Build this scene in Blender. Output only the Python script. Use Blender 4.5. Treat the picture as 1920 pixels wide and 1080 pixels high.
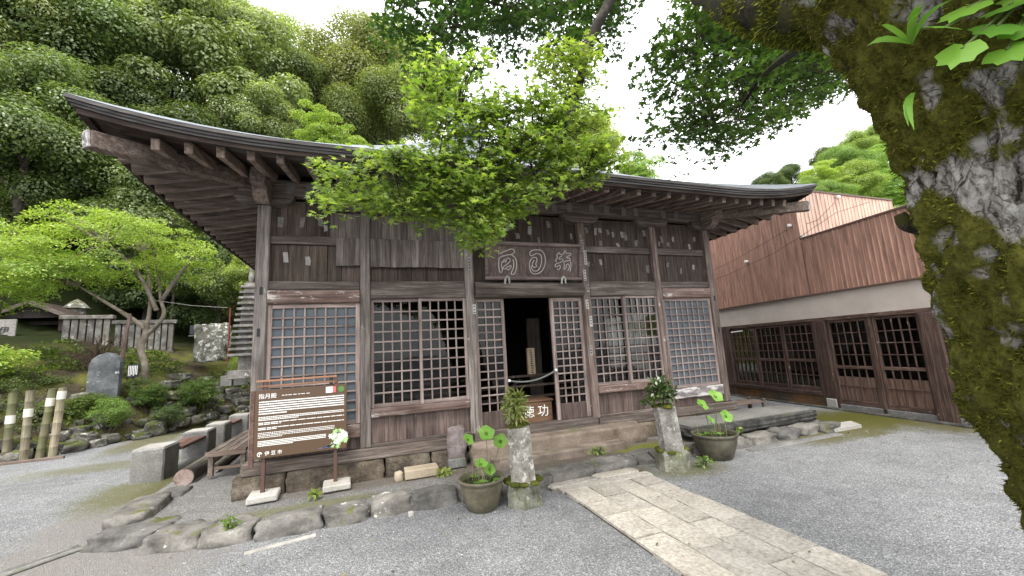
import bpy, math, random
import numpy as np
from mathutils import Vector, Matrix, noise
R = math.radians
random.seed(7)
for o in list(bpy.data.objects): bpy.data.objects.remove(o)
scene = bpy.context.scene
COL = scene.collection

# ------------------------------------------------------------------ camera
CAM = Vector((-2.363, -5.7677, 1.4824))
YAW, PITCH, ROLL = 0.3448, 0.1526, -0.0587
def cam_axes():
    f = Vector((math.sin(YAW)*math.cos(PITCH), math.cos(YAW)*math.cos(PITCH), math.sin(PITCH)))
    r = Vector((math.cos(YAW), -math.sin(YAW), 0)); u = r.cross(f)
    return math.cos(ROLL)*r + math.sin(ROLL)*u, -math.sin(ROLL)*r + math.cos(ROLL)*u, f
cr, cu, cf = cam_axes()
cd = bpy.data.cameras.new('camera'); cam = bpy.data.objects.new('camera', cd); COL.objects.link(cam)
cam.matrix_world = Matrix(((cr.x, cu.x, -cf.x, CAM.x), (cr.y, cu.y, -cf.y, CAM.y), (cr.z, cu.z, -cf.z, CAM.z), (0, 0, 0, 1)))
cd.sensor_width = 36; cd.lens = 749.72/1920*36; cd.clip_start = 0.05; cd.clip_end = 2000
scene.camera = cam

# ------------------------------------------------------------------ sky, sun, exposure
SUN_EL, SUN_AZ = R(62), R(205)          # high, behind the clouds, over the camera's left shoulder
w = bpy.data.worlds.new('World'); scene.world = w; w.use_nodes = True
nt = w.node_tree; nt.nodes.clear()
sky = nt.nodes.new('ShaderNodeTexSky'); sky.sky_type = 'NISHITA'; sky.sun_disc = False
sky.sun_elevation = SUN_EL; sky.sun_rotation = SUN_AZ; sky.air_density = 1.0; sky.dust_density = 6.0; sky.ozone_density = 1.0
hs = nt.nodes.new('ShaderNodeHueSaturation'); hs.inputs['Saturation'].default_value = 0.25
mx = nt.nodes.new('ShaderNodeMix'); mx.data_type = 'RGBA'; mx.inputs[0].default_value = 0.8
mx.inputs[7].default_value = (10.3, 10.45, 10.7, 1)       # the even white cloud layer in front of the blue
bg = nt.nodes.new('ShaderNodeBackground'); bg.inputs['Strength'].default_value = 0.15
wo = nt.nodes.new('ShaderNodeOutputWorld')
nt.links.new(sky.outputs[0], hs.inputs['Color']); nt.links.new(hs.outputs[0], mx.inputs[6])
nt.links.new(mx.outputs[2], bg.inputs['Color']); nt.links.new(bg.outputs[0], wo.inputs['Surface'])
sl = bpy.data.lights.new('sun', 'SUN'); sl.energy = 1.5; sl.angle = R(18); sl.color = (1, .965, .9)
so = bpy.data.objects.new('sun', sl); COL.objects.link(so)
sd = Vector((math.sin(SUN_AZ)*math.cos(SUN_EL), math.cos(SUN_AZ)*math.cos(SUN_EL), math.sin(SUN_EL)))
so.rotation_euler = (-sd).to_track_quat('-Z', 'Y').to_euler(); so.location = (-4, -10, 14)
vs = scene.view_settings; vs.view_transform = 'Standard'; vs.look = 'None'; vs.gamma = 1; vs.use_curve_mapping = False
vs.exposure = 1.2
scene.cycles.max_bounces = 5; scene.cycles.diffuse_bounces = 3; scene.cycles.glossy_bounces = 2; scene.cycles.transmission_bounces = 4; scene.cycles.transparent_max_bounces = 8
scene.cycles.use_denoising = True; scene.cycles.sample_clamp_indirect = 6

# ------------------------------------------------------------------ mesh helpers
class MB:
    def __init__(s): s.v = []; s.f = []
    def box(s, x0, x1, y0, y1, z0, z1, b=0.0):
        c = Vector(((x0+x1)/2, (y0+y1)/2, (z0+z1)/2))
        return s.obox(c, Vector((1,0,0)), Vector((0,1,0)), Vector((0,0,1)), abs(x1-x0)/2, abs(y1-y0)/2, abs(z1-z0)/2, b)
    def obox(s, c, ax, ay, az, hx, hy, hz, b=0.0):
        n = len(s.v)
        if b <= 0:
            for sx in (-1,1):
                for sy in (-1,1):
                    for sz in (-1,1): s.v.append(c+ax*hx*sx+ay*hy*sy+az*hz*sz)
            for q in ((0,1,3,2),(4,6,7,5),(0,4,5,1),(2,3,7,6),(0,2,6,4),(1,5,7,3)): s.f.append(tuple(n+i for i in q))
            return s
        b = min(b, hx*.45, hy*.45, hz*.45); idx = {}
        for sx in (-1,1):
            for sy in (-1,1):
                for sz in (-1,1):
                    for k in range(3):
                        x = hx-(b if k != 0 else 0); y = hy-(b if k != 1 else 0); z = hz-(b if k != 2 else 0)
                        idx[(sx,sy,sz,k)] = len(s.v); s.v.append(c+ax*x*sx+ay*y*sy+az*z*sz)
        for sg in (-1,1):
            s.f.append((idx[(sg,-1,-1,0)], idx[(sg,1,-1,0)], idx[(sg,1,1,0)], idx[(sg,-1,1,0)]))
            s.f.append((idx[(-1,sg,-1,1)], idx[(1,sg,-1,1)], idx[(1,sg,1,1)], idx[(-1,sg,1,1)]))
            s.f.append((idx[(-1,-1,sg,2)], idx[(1,-1,sg,2)], idx[(1,1,sg,2)], idx[(-1,1,sg,2)]))
        for a in (-1,1):
            for c2 in (-1,1):
                s.f.append((idx[(-1,a,c2,1)], idx[(1,a,c2,1)], idx[(1,a,c2,2)], idx[(-1,a,c2,2)]))
                s.f.append((idx[(a,-1,c2,0)], idx[(a,1,c2,0)], idx[(a,1,c2,2)], idx[(a,-1,c2,2)]))
                s.f.append((idx[(a,c2,-1,0)], idx[(a,c2,1,0)], idx[(a,c2,1,1)], idx[(a,c2,-1,1)]))
                for d in (-1,1): s.f.append((idx[(a,c2,d,0)], idx[(a,c2,d,1)], idx[(a,c2,d,2)]))
        return s
    def beam(s, p0, p1, wd, h, b=0.006, up=(0,0,1)):
        p0, p1 = Vector(p0), Vector(p1); d = (p1-p0); L = d.length; d.normalize()
        side = d.cross(Vector(up)).normalized(); u = side.cross(d)
        return s.obox((p0+p1)/2, d, side, u, L/2, wd/2, h/2, b)
    def tube(s, pts, rad, n=8, cap=True, seed=None, amp=0.0):
        pts = [Vector(p) for p in pts]; m = len(pts); base = len(s.v)
        if not hasattr(rad, '__len__'): rad = [rad]*m
        ref = Vector((0,0,1)) if abs((pts[-1]-pts[0]).normalized().z) < .9 else Vector((1,0,0))
        for i, p in enumerate(pts):
            t = (pts[min(i+1,m-1)]-pts[max(i-1,0)]).normalized()
            a = t.cross(ref).normalized(); bb = t.cross(a)
            for k in range(n):
                th = 2*math.pi*k/n; dv = a*math.cos(th)+bb*math.sin(th); r = rad[i]
                if amp: r *= 1+amp*noise.noise((p+dv*r)*6+Vector((seed or 0,0,0)))
                s.v.append(p+dv*r)
        for i in range(m-1):
            for k in range(n):
                k2 = (k+1) % n
                s.f.append((base+i*n+k, base+i*n+k2, base+(i+1)*n+k2, base+(i+1)*n+k))
        if cap:
            s.f.append(tuple(base+k for k in range(n))); s.f.append(tuple(base+(m-1)*n+k for k in reversed(range(n))))
        return s
    def lathe(s, prof, c, n=24, ph=0.0, cap=True):
        base = len(s.v); c = Vector(c); m = len(prof)
        for r, z in prof:
            for k in range(n):
                th = ph+2*math.pi*k/n; s.v.append(c+Vector((r*math.cos(th), r*math.sin(th), z)))
        for i in range(m-1):
            for k in range(n):
                k2 = (k+1) % n; s.f.append((base+i*n+k, base+i*n+k2, base+(i+1)*n+k2, base+(i+1)*n+k))
        if cap:
            s.f.append(tuple(base+k for k in range(n))); s.f.append(tuple(base+(m-1)*n+k for k in range(n)))
        return s
    def poly(s, pts):
        n = len(s.v); s.v += [Vector(p) for p in pts]; s.f.append(tuple(range(n, n+len(pts)))); return s
    def prism(s, pts, z0, z1):
        n = len(s.v); k = len(pts)
        s.v += [Vector((x,y,z0)) for x,y in pts]+[Vector((x,y,z1)) for x,y in pts]
        s.f.append(tuple(range(n, n+k))); s.f.append(tuple(range(n+k, n+2*k)))
        for i in range(k):
            j = (i+1) % k; s.f.append((n+i, n+j, n+k+j, n+k+i))
        return s
    def stone(s, c, size, seed=0, rough=.12, sq=.45, g=5, rz=0.0, freq=1.6):
        """a rounded block: cube grid pulled towards a sphere (sq: 1 = sphere) and roughened"""
        c = Vector(c); base = len(s.v); key = {}
        rot = Matrix.Rotation(rz, 3, 'Z'); off = Vector((seed*3.17, seed*1.31, seed*2.7))
        def vid(p):
            k = tuple(round(t, 5) for t in p)
            if k in key: return key[k]
            q = Vector(p); sph = q.normalized(); q = q*(1-sq)+sph*sq*1.12
            d = noise.noise(q*freq+off)*rough*2+noise.noise(q*freq*3.1+off)*rough*.7
            q = q*(1+d); q = Vector((q.x*size[0]/2, q.y*size[1]/2, q.z*size[2]/2))
            key[k] = len(s.v); s.v.append(c+rot@q); return key[k]
        L = [-1+2*i/g for i in range(g+1)]
        for ax in range(3):
            for sg in (-1,1):
                for i in range(g):
                    for j in range(g):
                        q = []
                        for a, b2 in ((i,j),(i+1,j),(i+1,j+1),(i,j+1)):
                            p = [0,0,0]; p[ax] = sg; p[(ax+1)%3] = L[a]; p[(ax+2)%3] = L[b2]; q.append(vid(p))
                        s.f.append(tuple(q if sg > 0 else q[::-1]))
        return s
    def data(s, name, loc, mat, smooth=False):
        me = bpy.data.meshes.new(name); lx = Vector(loc)
        me.from_pydata([tuple(v-lx) for v in s.v], [], s.f)
        if mat: me.materials.append(mat)
        if smooth: me.polygons.foreach_set('use_smooth', [True]*len(me.polygons))
        me.update(); return me
def np_mesh(name, V, k, mat, smooth=False):
    """V: (n,k,3) float array, one k-gon per row"""
    V = np.asarray(V, dtype=np.float32); n = V.shape[0]
    me = bpy.data.meshes.new(name); me.vertices.add(n*k); me.loops.add(n*k); me.polygons.add(n)
    me.vertices.foreach_set('co', V.reshape(-1)); me.loops.foreach_set('vertex_index', np.arange(n*k, dtype=np.int32))
    me.polygons.foreach_set('loop_start', np.arange(0, n*k, k, dtype=np.int32)); me.polygons.foreach_set('loop_total', np.full(n, k, dtype=np.int32))
    if smooth: me.polygons.foreach_set('use_smooth', np.ones(n, dtype=bool))
    me.update(calc_edges=True)
    if mat: me.materials.append(mat)
    return me
def tag(o, label=None, cat=None, group=None, kind=None):
    if label: o['label'] = label
    if cat: o['category'] = cat
    if group: o['group'] = group
    if kind: o['kind'] = kind
    return o
def thing(name, label, cat, loc=(0,0,0), group=None, kind=None):
    o = bpy.data.objects.new(name, None); COL.objects.link(o); o.location = loc; o.empty_display_size = .1
    return tag(o, label, cat, group, kind)
def wloc(o):
    p = Vector(o.location)
    while o.parent: o = o.parent; p = p+Vector(o.location)
    return p
def link(name, me, parent=None, loc=None):
    o = bpy.data.objects.new(name, me); COL.objects.link(o)
    if parent is not None: o.parent = parent
    if loc is not None: o.location = loc
    return o
def part(name, mb, mat, parent, smooth=False):
    """a mesh child; mb holds world coordinates"""
    return link(name, mb.data(name, wloc(parent), mat, smooth), parent)
def solo(name, mb, mat, label=None, cat=None, loc=(0,0,0), smooth=False, group=None, kind=None):
    o = link(name, mb.data(name, loc, mat, smooth)); o.location = loc
    return tag(o, label, cat, group, kind)
def copy_tree(o, parent=None):
    c = o.copy(); COL.objects.link(c); c.parent = parent
    for ch in o.children: copy_tree(ch, c)
    return c

# ------------------------------------------------------------------ materials
class NT:
    def __init__(s, name):
        s.m = bpy.data.materials.new(name); s.m.use_nodes = True; s.t = s.m.node_tree; s.t.nodes.clear()
        s.out = s.t.nodes.new('ShaderNodeOutputMaterial')
    def n(s, ty, props=None, **inp):
        nd = s.t.nodes.new('ShaderNode'+ty)
        for k, v in (props or {}).items(): setattr(nd, k, v)
        for k, v in inp.items():
            key = int(k[1:]) if k[0] == 'i' and k[1:].isdigit() else k.replace('_', ' ')
            s.set(nd.inputs[key], v)
        return nd
    def set(s, sock, v):
        if hasattr(v, 'outputs'): v = v.outputs[0]
        if isinstance(v, bpy.types.NodeSocket): s.t.links.new(v, sock)
        else:
            if isinstance(v, (tuple, list)) and len(v) == 3 and sock.type == 'RGBA': v = (*v, 1)
            sock.default_value = v
    def math(s, op, a, b=0.0, clamp=False): return s.n('Math', dict(operation=op, use_clamp=clamp), i0=a, i1=b)
    def mix(s, f, a, b, mode='MIX'):
        nd = s.n('Mix', dict(data_type='RGBA', blend_type=mode)); s.set(nd.inputs[0], f); s.set(nd.inputs[6], a); s.set(nd.inputs[7], b)
        return nd.outputs[2]
    def ramp(s, f, stops, interp='LINEAR'):
        nd = s.n('ValToRGB'); s.set(nd.inputs[0], f); e = nd.color_ramp.elements; nd.color_ramp.interpolation = interp
        while len(e) < len(stops): e.new(0.5)
        for i, (p, c) in enumerate(stops):
            e[i].position = p; e[i].color = (*c, 1) if isinstance(c, (tuple, list)) else (c, c, c, 1)
        return nd.outputs[0]
    def noise(s, vec, scale, detail=6, rough=.6, dist=0.0):
        nd = s.n('TexNoise', None, Scale=scale, Detail=detail, Roughness=rough, Distortion=dist)
        if vec is not None: s.set(nd.inputs['Vector'], vec)
        return nd.outputs[0]
    def obj(s, rnd=True):
        tc = s.n('TexCoord').outputs['Object']
        if not rnd: return tc
        oi = s.n('ObjectInfo').outputs['Random']
        mul = s.n('VectorMath', dict(operation='MULTIPLY'), i0=s.n('CombineXYZ', None, X=oi, Y=oi, Z=oi), i1=(37., 61., 23.))
        return s.n('VectorMath', dict(operation='ADD'), i0=tc, i1=mul).outputs[0]
    def scale(s, vec, sc):
        return s.n('VectorMath', dict(operation='MULTIPLY'), i0=vec, i1=sc).outputs[0]
    def bump(s, h, strength=.4, dist=.02, normal=None):
        nd = s.n('Bump', None, Strength=strength, Distance=dist, Height=h)
        if normal is not None: s.set(nd.inputs['Normal'], normal)
        return nd.outputs[0]
    def bsdf(s, col, rough=.8, normal=None, spec=.3, **kw):
        nd = s.n('BsdfPrincipled'); s.set(nd.inputs['Base Color'], col); s.set(nd.inputs['Roughness'], rough)
        nd.inputs['Specular IOR Level'].default_value = spec
        if normal is not None: s.set(nd.inputs['Normal'], normal)
        for k, v in kw.items(): s.set(nd.inputs[k.replace('_', ' ')], v)
        return nd
    def done(s, sh): s.set(s.out.inputs['Surface'], sh); return s.m
def lerp3(a, b, t): return tuple(x+(y-x)*t for x, y in zip(a, b))
def wood(name, dark, base, light, axis=2, worn=.0, worn_col=(.5,.48,.45), across=16., bump=.5, rough=.82, stain=.5, red=None):
    m = NT(name); co = m.obj(); sc = [across]*3; sc[axis] = .9
    v = m.scale(co, tuple(sc)); n1 = m.noise(v, 1.6, 7, .68, .4)
    sc2 = [70.]*3; sc2[axis] = 2.2; n2 = m.noise(m.scale(co, tuple(sc2)), 1.0, 4, .6)
    st = m.noise(co, 2.3, 5, .62, .3)
    col = m.ramp(n1, [(.28, dark), (.5, base), (.74, light)])
    col = m.mix(m.math('MULTIPLY', m.ramp(n2, [(.35, 1.), (.55, 0.)]), .55), col, tuple(c*.45 for c in dark), 'MIX')
    if red: col = m.mix(m.ramp(m.noise(co, 1.1, 4, .6), [(.42, 0.), (.6, .8)]), col, red)
    col = m.mix(stain, col, m.ramp(st, [(.3, .38), (.5, .85), (.7, 1.15)]), 'MULTIPLY')
    if worn > 0:
        sc3 = [7.]*3; sc3[axis] = 2.2
        wn = m.noise(m.scale(co, tuple(sc3)), 1.5, 9, .72)
        msk = m.ramp(wn, [(.67-worn*.25, 0.), (.71-worn*.22, 1.)])
        col = m.mix(msk, col, m.mix(n2, worn_col, tuple(c*.7 for c in worn_col)))
    col = m.mix(1., col, (1.02,1.0,.98), 'MULTIPLY')
    col = m.mix(1., col, m.ramp(m.n('ObjectInfo').outputs['Random'], [(0., (.74,.73,.72)), (.5, (1.,1.,1.)), (1., (1.22,1.2,1.17))]), 'MULTIPLY')
    h = m.math('ADD', m.math('MULTIPLY', n1, .6), m.math('MULTIPLY', n2, .5))
    return m.done(m.bsdf(col, rough, m.bump(h, bump, .012), .2))
def stone_mat(name, dark, base, light, scale=4., moss=.0, moss_col=(.05,.07,.012), pale=0., pale_col=(.5,.5,.46), bump=.6, speck=.25, rough=.9, tint=1.):
    m = NT(name); co = m.obj(); n1 = m.noise(co, scale, 9, .66, .2); n2 = m.noise(co, scale*14, 4, .7)
    col = m.ramp(n1, [(.3, dark), (.5, base), (.7, light)])
    col = m.mix(speck, col, m.ramp(n2, [(.35, .25), (.5, .9), (.68, 1.5)]), 'MULTIPLY')
    if pale > 0:
        pn = m.noise(co, scale*1.7, 10, .75); col = m.mix(m.ramp(pn, [(.62-pale*.25, 0.), (.66-pale*.22, 1.)]), col, m.mix(n2, pale_col, tuple(c*.8 for c in pale_col)))
    if moss > 0:
        mn = m.noise(co, scale*.8, 7, .7); geo = m.n('NewGeometry'); up = m.n('SeparateXYZ', None, Vector=geo.outputs['Normal']).outputs[2]
        pick = m.math('ADD', mn, m.math('MULTIPLY', up, .06)); col = m.mix(m.ramp(pick, [(.66-moss*.3, 0.), (.74-moss*.28, 1.)]), col, m.mix(n2, moss_col, tuple(c*2.2 for c in moss_col)))
    col = m.mix(tint, col, m.ramp(m.n('ObjectInfo').outputs['Random'], [(0., (.8,.81,.83)), (.5, (1.,1.,1.)), (1., (1.16,1.14,1.1))]), 'MULTIPLY')
    h = m.math('ADD', n1, m.math('MULTIPLY', n2, .35))
    return m.done(m.bsdf(col, rough, m.bump(h, bump, .03), .2))
def leaf_mat(name, c1, c2, c3=None, trans=.35, gloss=.35, rough=.45, tcol=None, tint=None):
    m = NT(name); rnd = m.n('NewGeometry').outputs['Random Per Island']
    stops = [(0., c1), (1., c2)] if c3 is None else [(0., c1), (.7, c2), (1., c3)]
    col = m.ramp(rnd, stops)
    big = m.noise(m.obj(False), .9, 3, .5); col = m.mix(.45, col, m.ramp(big, [(.3, .55), (.7, 1.3)]), 'MULTIPLY')
    oi = m.n('ObjectInfo').outputs['Random']; col = m.mix(.6, col, m.ramp(oi, [(0., (.62,.78,.7)), (.5, (1.,1.,.9)), (1., (1.45,1.25,1.0))]), 'MULTIPLY')
    b = m.bsdf(col, rough, None, gloss)
    tr = m.n('BsdfTranslucent', None, Color=m.mix(1., col, tcol or (1.25, 1.35, .55), 'MULTIPLY'))
    ms = m.n('MixShader', None, i0=trans); m.t.links.new(b.outputs[0], ms.inputs[1]); m.t.links.new(tr.outputs[0], ms.inputs[2])
    return m.done(ms)
def plain(name, col, rough=.6, spec=.3, var=.15, scale=6., bump=.1):
    m = NT(name); co = m.obj(); n1 = m.noise(co, scale, 6, .6)
    c = m.mix(var, col, m.ramp(n1, [(.3, .3), (.7, 1.5)]), 'MULTIPLY')
    return m.done(m.bsdf(c, rough, m.bump(n1, bump, .01), spec))

W = {}
W['post']   = wood('weathered_post_wood', (.07,.06,.053), (.19,.168,.155), (.35,.318,.3), 2, .12, (.46,.43,.41))
W['postr']  = wood('reddish_post_wood', (.056,.042,.036), (.15,.116,.104), (.3,.25,.232), 2, .22, (.5,.46,.44))
W['beam']   = wood('weathered_beam_wood', (.042,.034,.028), (.128,.106,.094), (.28,.242,.222), 0, .12, (.42,.38,.35), 13)
W['peel']   = wood('peeling_painted_beam_wood', (.07,.042,.034), (.17,.12,.105), (.3,.24,.22), 0, .42, (.5,.46,.44), 12)
W['peelw']  = wood('white_peeling_beam_wood', (.05,.045,.045), (.22,.2,.2), (.4,.38,.38), 0, .75, (.56,.54,.54), 12)
W['board']  = wood('dark_wall_board_wood', (.028,.021,.017), (.072,.056,.047), (.13,.106,.093), 2, .05, (.25,.22,.2), 12)
W['shing']  = wood('grey_cladding_board_wood', (.05,.042,.037), (.128,.111,.102), (.24,.214,.2), 2, .0, across=10)
W['panel']  = wood('red_brown_panel_wood', (.06,.041,.036), (.125,.094,.084), (.19,.152,.14), 2, .06, (.3,.25,.24), 14)
W['latt']   = wood('lattice_bar_wood', (.15,.113,.104), (.29,.235,.22), (.43,.365,.347), 2, .1, (.42,.37,.35), 20, .3)
W['lath']   = wood('lattice_cross_bar_wood', (.15,.113,.104), (.29,.235,.22), (.43,.365,.347), 0, .1, (.42,.37,.35), 20, .3)
W['raft']   = wood('rafter_wood', (.07,.053,.044), (.2,.158,.135), (.36,.3,.266), 1, .05, across=14)
W['raftx']  = wood('side_rafter_wood', (.07,.053,.044), (.2,.158,.135), (.36,.3,.266), 0, .05, across=14)
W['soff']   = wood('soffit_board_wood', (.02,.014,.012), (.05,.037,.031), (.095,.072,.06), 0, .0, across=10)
W['fasc']   = wood('eave_edge_wood', (.035,.033,.032), (.08,.076,.076), (.15,.145,.145), 0, .0, across=22)
W['plaq']   = wood('plaque_board_wood', (.05,.037,.033), (.108,.083,.075), (.165,.132,.12), 2, .0, across=13)
W['plaqf']  = wood('plaque_frame_wood', (.07,.052,.05), (.15,.118,.114), (.23,.19,.18), 0, .1, (.3,.27,.26))
W['bench']  = wood('bench_slat_wood', (.08,.062,.05), (.2,.165,.14), (.32,.28,.24), 1, .05, across=18)
W['benchx'] = wood('bench_rail_wood', (.08,.055,.043), (.19,.145,.12), (.3,.25,.21), 0, .05, across=18)
W['log']    = wood('old_log_wood', (.08,.07,.055), (.2,.185,.155), (.3,.285,.25), 1, .0, across=11)
W['logend'] = stone_mat('log_end_grain', (.12,.08,.07), (.25,.19,.17), (.36,.3,.28), 7)
W['seat']   = wood('red_brown_seat_wood', (.06,.035,.028), (.14,.085,.07), (.22,.15,.13), 1, .0)
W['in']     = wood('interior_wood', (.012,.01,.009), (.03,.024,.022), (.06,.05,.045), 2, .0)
W['box']    = wood('offering_box_wood', (.08,.045,.026), (.17,.1,.06), (.26,.165,.1), 0, .0, bump=.2)
W['bamboo'] = wood('cut_bamboo', (.14,.12,.08), (.26,.23,.165), (.36,.33,.26), 2, .0, across=9, bump=.15, rough=.5, red=(.15,.165,.075))
W['annex']  = wood('annex_window_wood', (.035,.02,.016), (.095,.06,.05), (.19,.14,.12), 2, .14, (.35,.29,.26))
W['annexx'] = wood('annex_rail_wood', (.035,.02,.016), (.095,.06,.05), (.19,.14,.12), 1, .1, (.35,.29,.26))
W['annexp'] = wood('annex_board_wood', (.06,.035,.026), (.14,.09,.072), (.21,.15,.125), 2, .05)
S = {}
S['kerb']  = stone_mat('kerb_boulder_stone', (.055,.052,.047), (.14,.132,.12), (.24,.228,.208), 3.2, .1, (.06,.065,.014), .05, bump=.7)
S['found'] = stone_mat('foundation_tuff', (.022,.019,.016), (.11,.088,.066), (.22,.185,.145), 4.5, .08, bump=1., speck=.6)
S['step']  = stone_mat('door_step_stone', (.1,.078,.062), (.18,.145,.118), (.26,.215,.18), 3., .05, bump=.4)
S['path']  = stone_mat('paving_stone', (.27,.244,.208), (.365,.335,.29), (.43,.4,.352), 2.4, .0, bump=.5, speck=.45, tint=.45)
S['rock']  = stone_mat('garden_rock', (.035,.032,.027), (.11,.104,.09), (.24,.23,.21), 3.5, .34, (.05,.06,.012), .2, (.5,.5,.46), bump=.9, speck=.5)
S['slate'] = stone_mat('slab_slate_side', (.02,.02,.019), (.06,.058,.053), (.12,.115,.105), 5, .06, bump=1., speck=.4)
S['slatet']= stone_mat('slab_slate_top', (.13,.122,.11), (.19,.182,.165), (.25,.242,.22), 1.8, .05, bump=.3)
S['conc']  = stone_mat('old_concrete', (.1,.097,.09), (.18,.176,.166), (.26,.254,.242), 2.6, .05, (.06,.07,.02), bump=.4, speck=.35)
S['concl'] = stone_mat('pale_concrete', (.3,.285,.25), (.4,.38,.34), (.48,.46,.42), 2., .0, bump=.2)
S['lich']  = stone_mat('lichen_pillar_stone', (.07,.062,.052), (.27,.255,.23), (.46,.44,.41), 7, .06, (.08,.08,.02), .3, (.56,.545,.51), bump=1., speck=.35)
S['lichb'] = stone_mat('mossy_pedestal_stone', (.06,.06,.045), (.2,.2,.155), (.34,.34,.28), 6, .3, (.06,.075,.016), .12, (.42,.43,.37), bump=.9, speck=.4)
S['pink']  = stone_mat('rough_pinkish_stone', (.1,.08,.074), (.2,.162,.154), (.29,.25,.24), 5, bump=1., speck=.5)
S['tan']   = stone_mat('tan_block_stone', (.23,.19,.135), (.32,.27,.2), (.39,.335,.26), 3., bump=.3, speck=.15)
S['stele'] = stone_mat('grey_stele_stone', (.035,.038,.04), (.085,.092,.096), (.16,.17,.175), 2.6, .06, (.05,.06,.02), .1, (.5,.51,.5), bump=.4)
S['mon']   = stone_mat('lichened_monument_stone', (.05,.047,.035), (.16,.155,.125), (.32,.31,.27), 4., .3, (.08,.085,.02), .38, (.72,.71,.67), bump=.9)
S['pot']   = stone_mat('glazed_brown_pot', (.05,.045,.032), (.11,.1,.07), (.19,.175,.125), 5, .05, (.05,.06,.02), bump=.15, speck=.2, rough=.45)
S['fence'] = stone_mat('stone_fence', (.06,.054,.048), (.15,.14,.13), (.28,.27,.25), 3.2, .08, (.05,.05,.02), .12, (.42,.41,.38), bump=.5)
M_MOSS = stone_mat('moss_cushion', (.035,.045,.006), (.075,.085,.012), (.15,.15,.02), 9, bump=1., speck=.6)
M_WHITE = plain('white_paint', (.75,.74,.72), .6)
M_PAPER = plain('old_paper_slip', (.27,.255,.24), .9, .1, .5, 14)
M_PAPERD = plain('faded_paper_slip', (.17,.155,.145), .9, .1, .5, 14)
M_INK = plain('black_ink', (.02,.02,.022), .7)
M_SIGN = plain('sign_brown_enamel', (.085,.05,.027), .4, .4, .06, 2, .0)
M_SIGNF = plain('sign_post_brown_steel', (.085,.045,.036), .45, .4, .12)
M_BLACK = plain('dark_iron', (.02,.02,.02), .6)
M_ROPE = plain('grey_rope', (.16,.16,.16), .9, .1, .3, 60)
M_RED = plain('red_paint', (.16,.03,.022), .6, .3, .3)
M_SNOW = plain('signs_print_white', (.78,.77,.74), .6, .2, .0)
M_GREEN = plain('print_green', (.09,.2,.05), .6, .2, .2)
M_BLUE = plain('print_blue', (.15,.2,.36), .6, .2, .2)
M_PINK = plain('print_red', (.6,.13,.13), .6, .2, .1)
M_PANELB = plain('grey_blue_infill_sheet', (.1,.116,.13), .75, .15, .12, 1.2, .05)
def glass(name, k):
    m = NT(name); fr = m.n('Fresnel', None, IOR=1.5); gl = m.n('BsdfGlossy', None, Roughness=.01)
    tr = m.n('BsdfTransparent', None, Color=(.8,.82,.8)); wob = m.noise(m.obj(), 2.5, 2, .5)
    m.set(gl.inputs['Normal'], m.bump(wob, .06, .02)); ms = m.n('MixShader', None, i0=m.math('MULTIPLY', fr, k, True))
    m.t.links.new(tr.outputs[0], ms.inputs[1]); m.t.links.new(gl.outputs[0], ms.inputs[2]); return m.done(ms)
M_GLASS = glass('window_glass', .42); M_GLASSD = glass('dim_reflection_glass', .3)  # reflections turned down by the factor so panes stay dark, annex the most
def frosted():
    m = NT('frosted_pane'); t = m.n('BsdfTranslucent', None, Color=(.8,.82,.82)); d = m.bsdf((.6,.62,.63), .5)
    ms = m.n('MixShader', None, i0=.7); m.t.links.new(d.outputs[0], ms.inputs[1]); m.t.links.new(t.outputs[0], ms.inputs[2]); return m.done(ms)
M_FROST = frosted()
def roof_mat():
    m = NT('copper_shingle_roof'); co = m.obj(False); n1 = m.noise(co, 1.5, 7, .65); n2 = m.noise(co, 16, 4, .6)
    wv = m.n('TexWave', dict(wave_type='BANDS', bands_direction='Z'), Vector=co, Scale=4.2, Distortion=1.2, Detail=3.0, Detail_Scale=4.0)
    col = m.ramp(n1, [(.3, (.1,.115,.13)), (.5, (.165,.185,.205)), (.72, (.24,.265,.285))]); col = m.mix(.3, col, m.ramp(n2, [(.3, .4), (.7, 1.4)]), 'MULTIPLY')
    return m.done(m.bsdf(col, .5, m.bump(m.math('ADD', wv.outputs[0], m.math('MULTIPLY', n2, .4)), .7, .03), .4, Metallic=.15))
M_ROOF = roof_mat()
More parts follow.
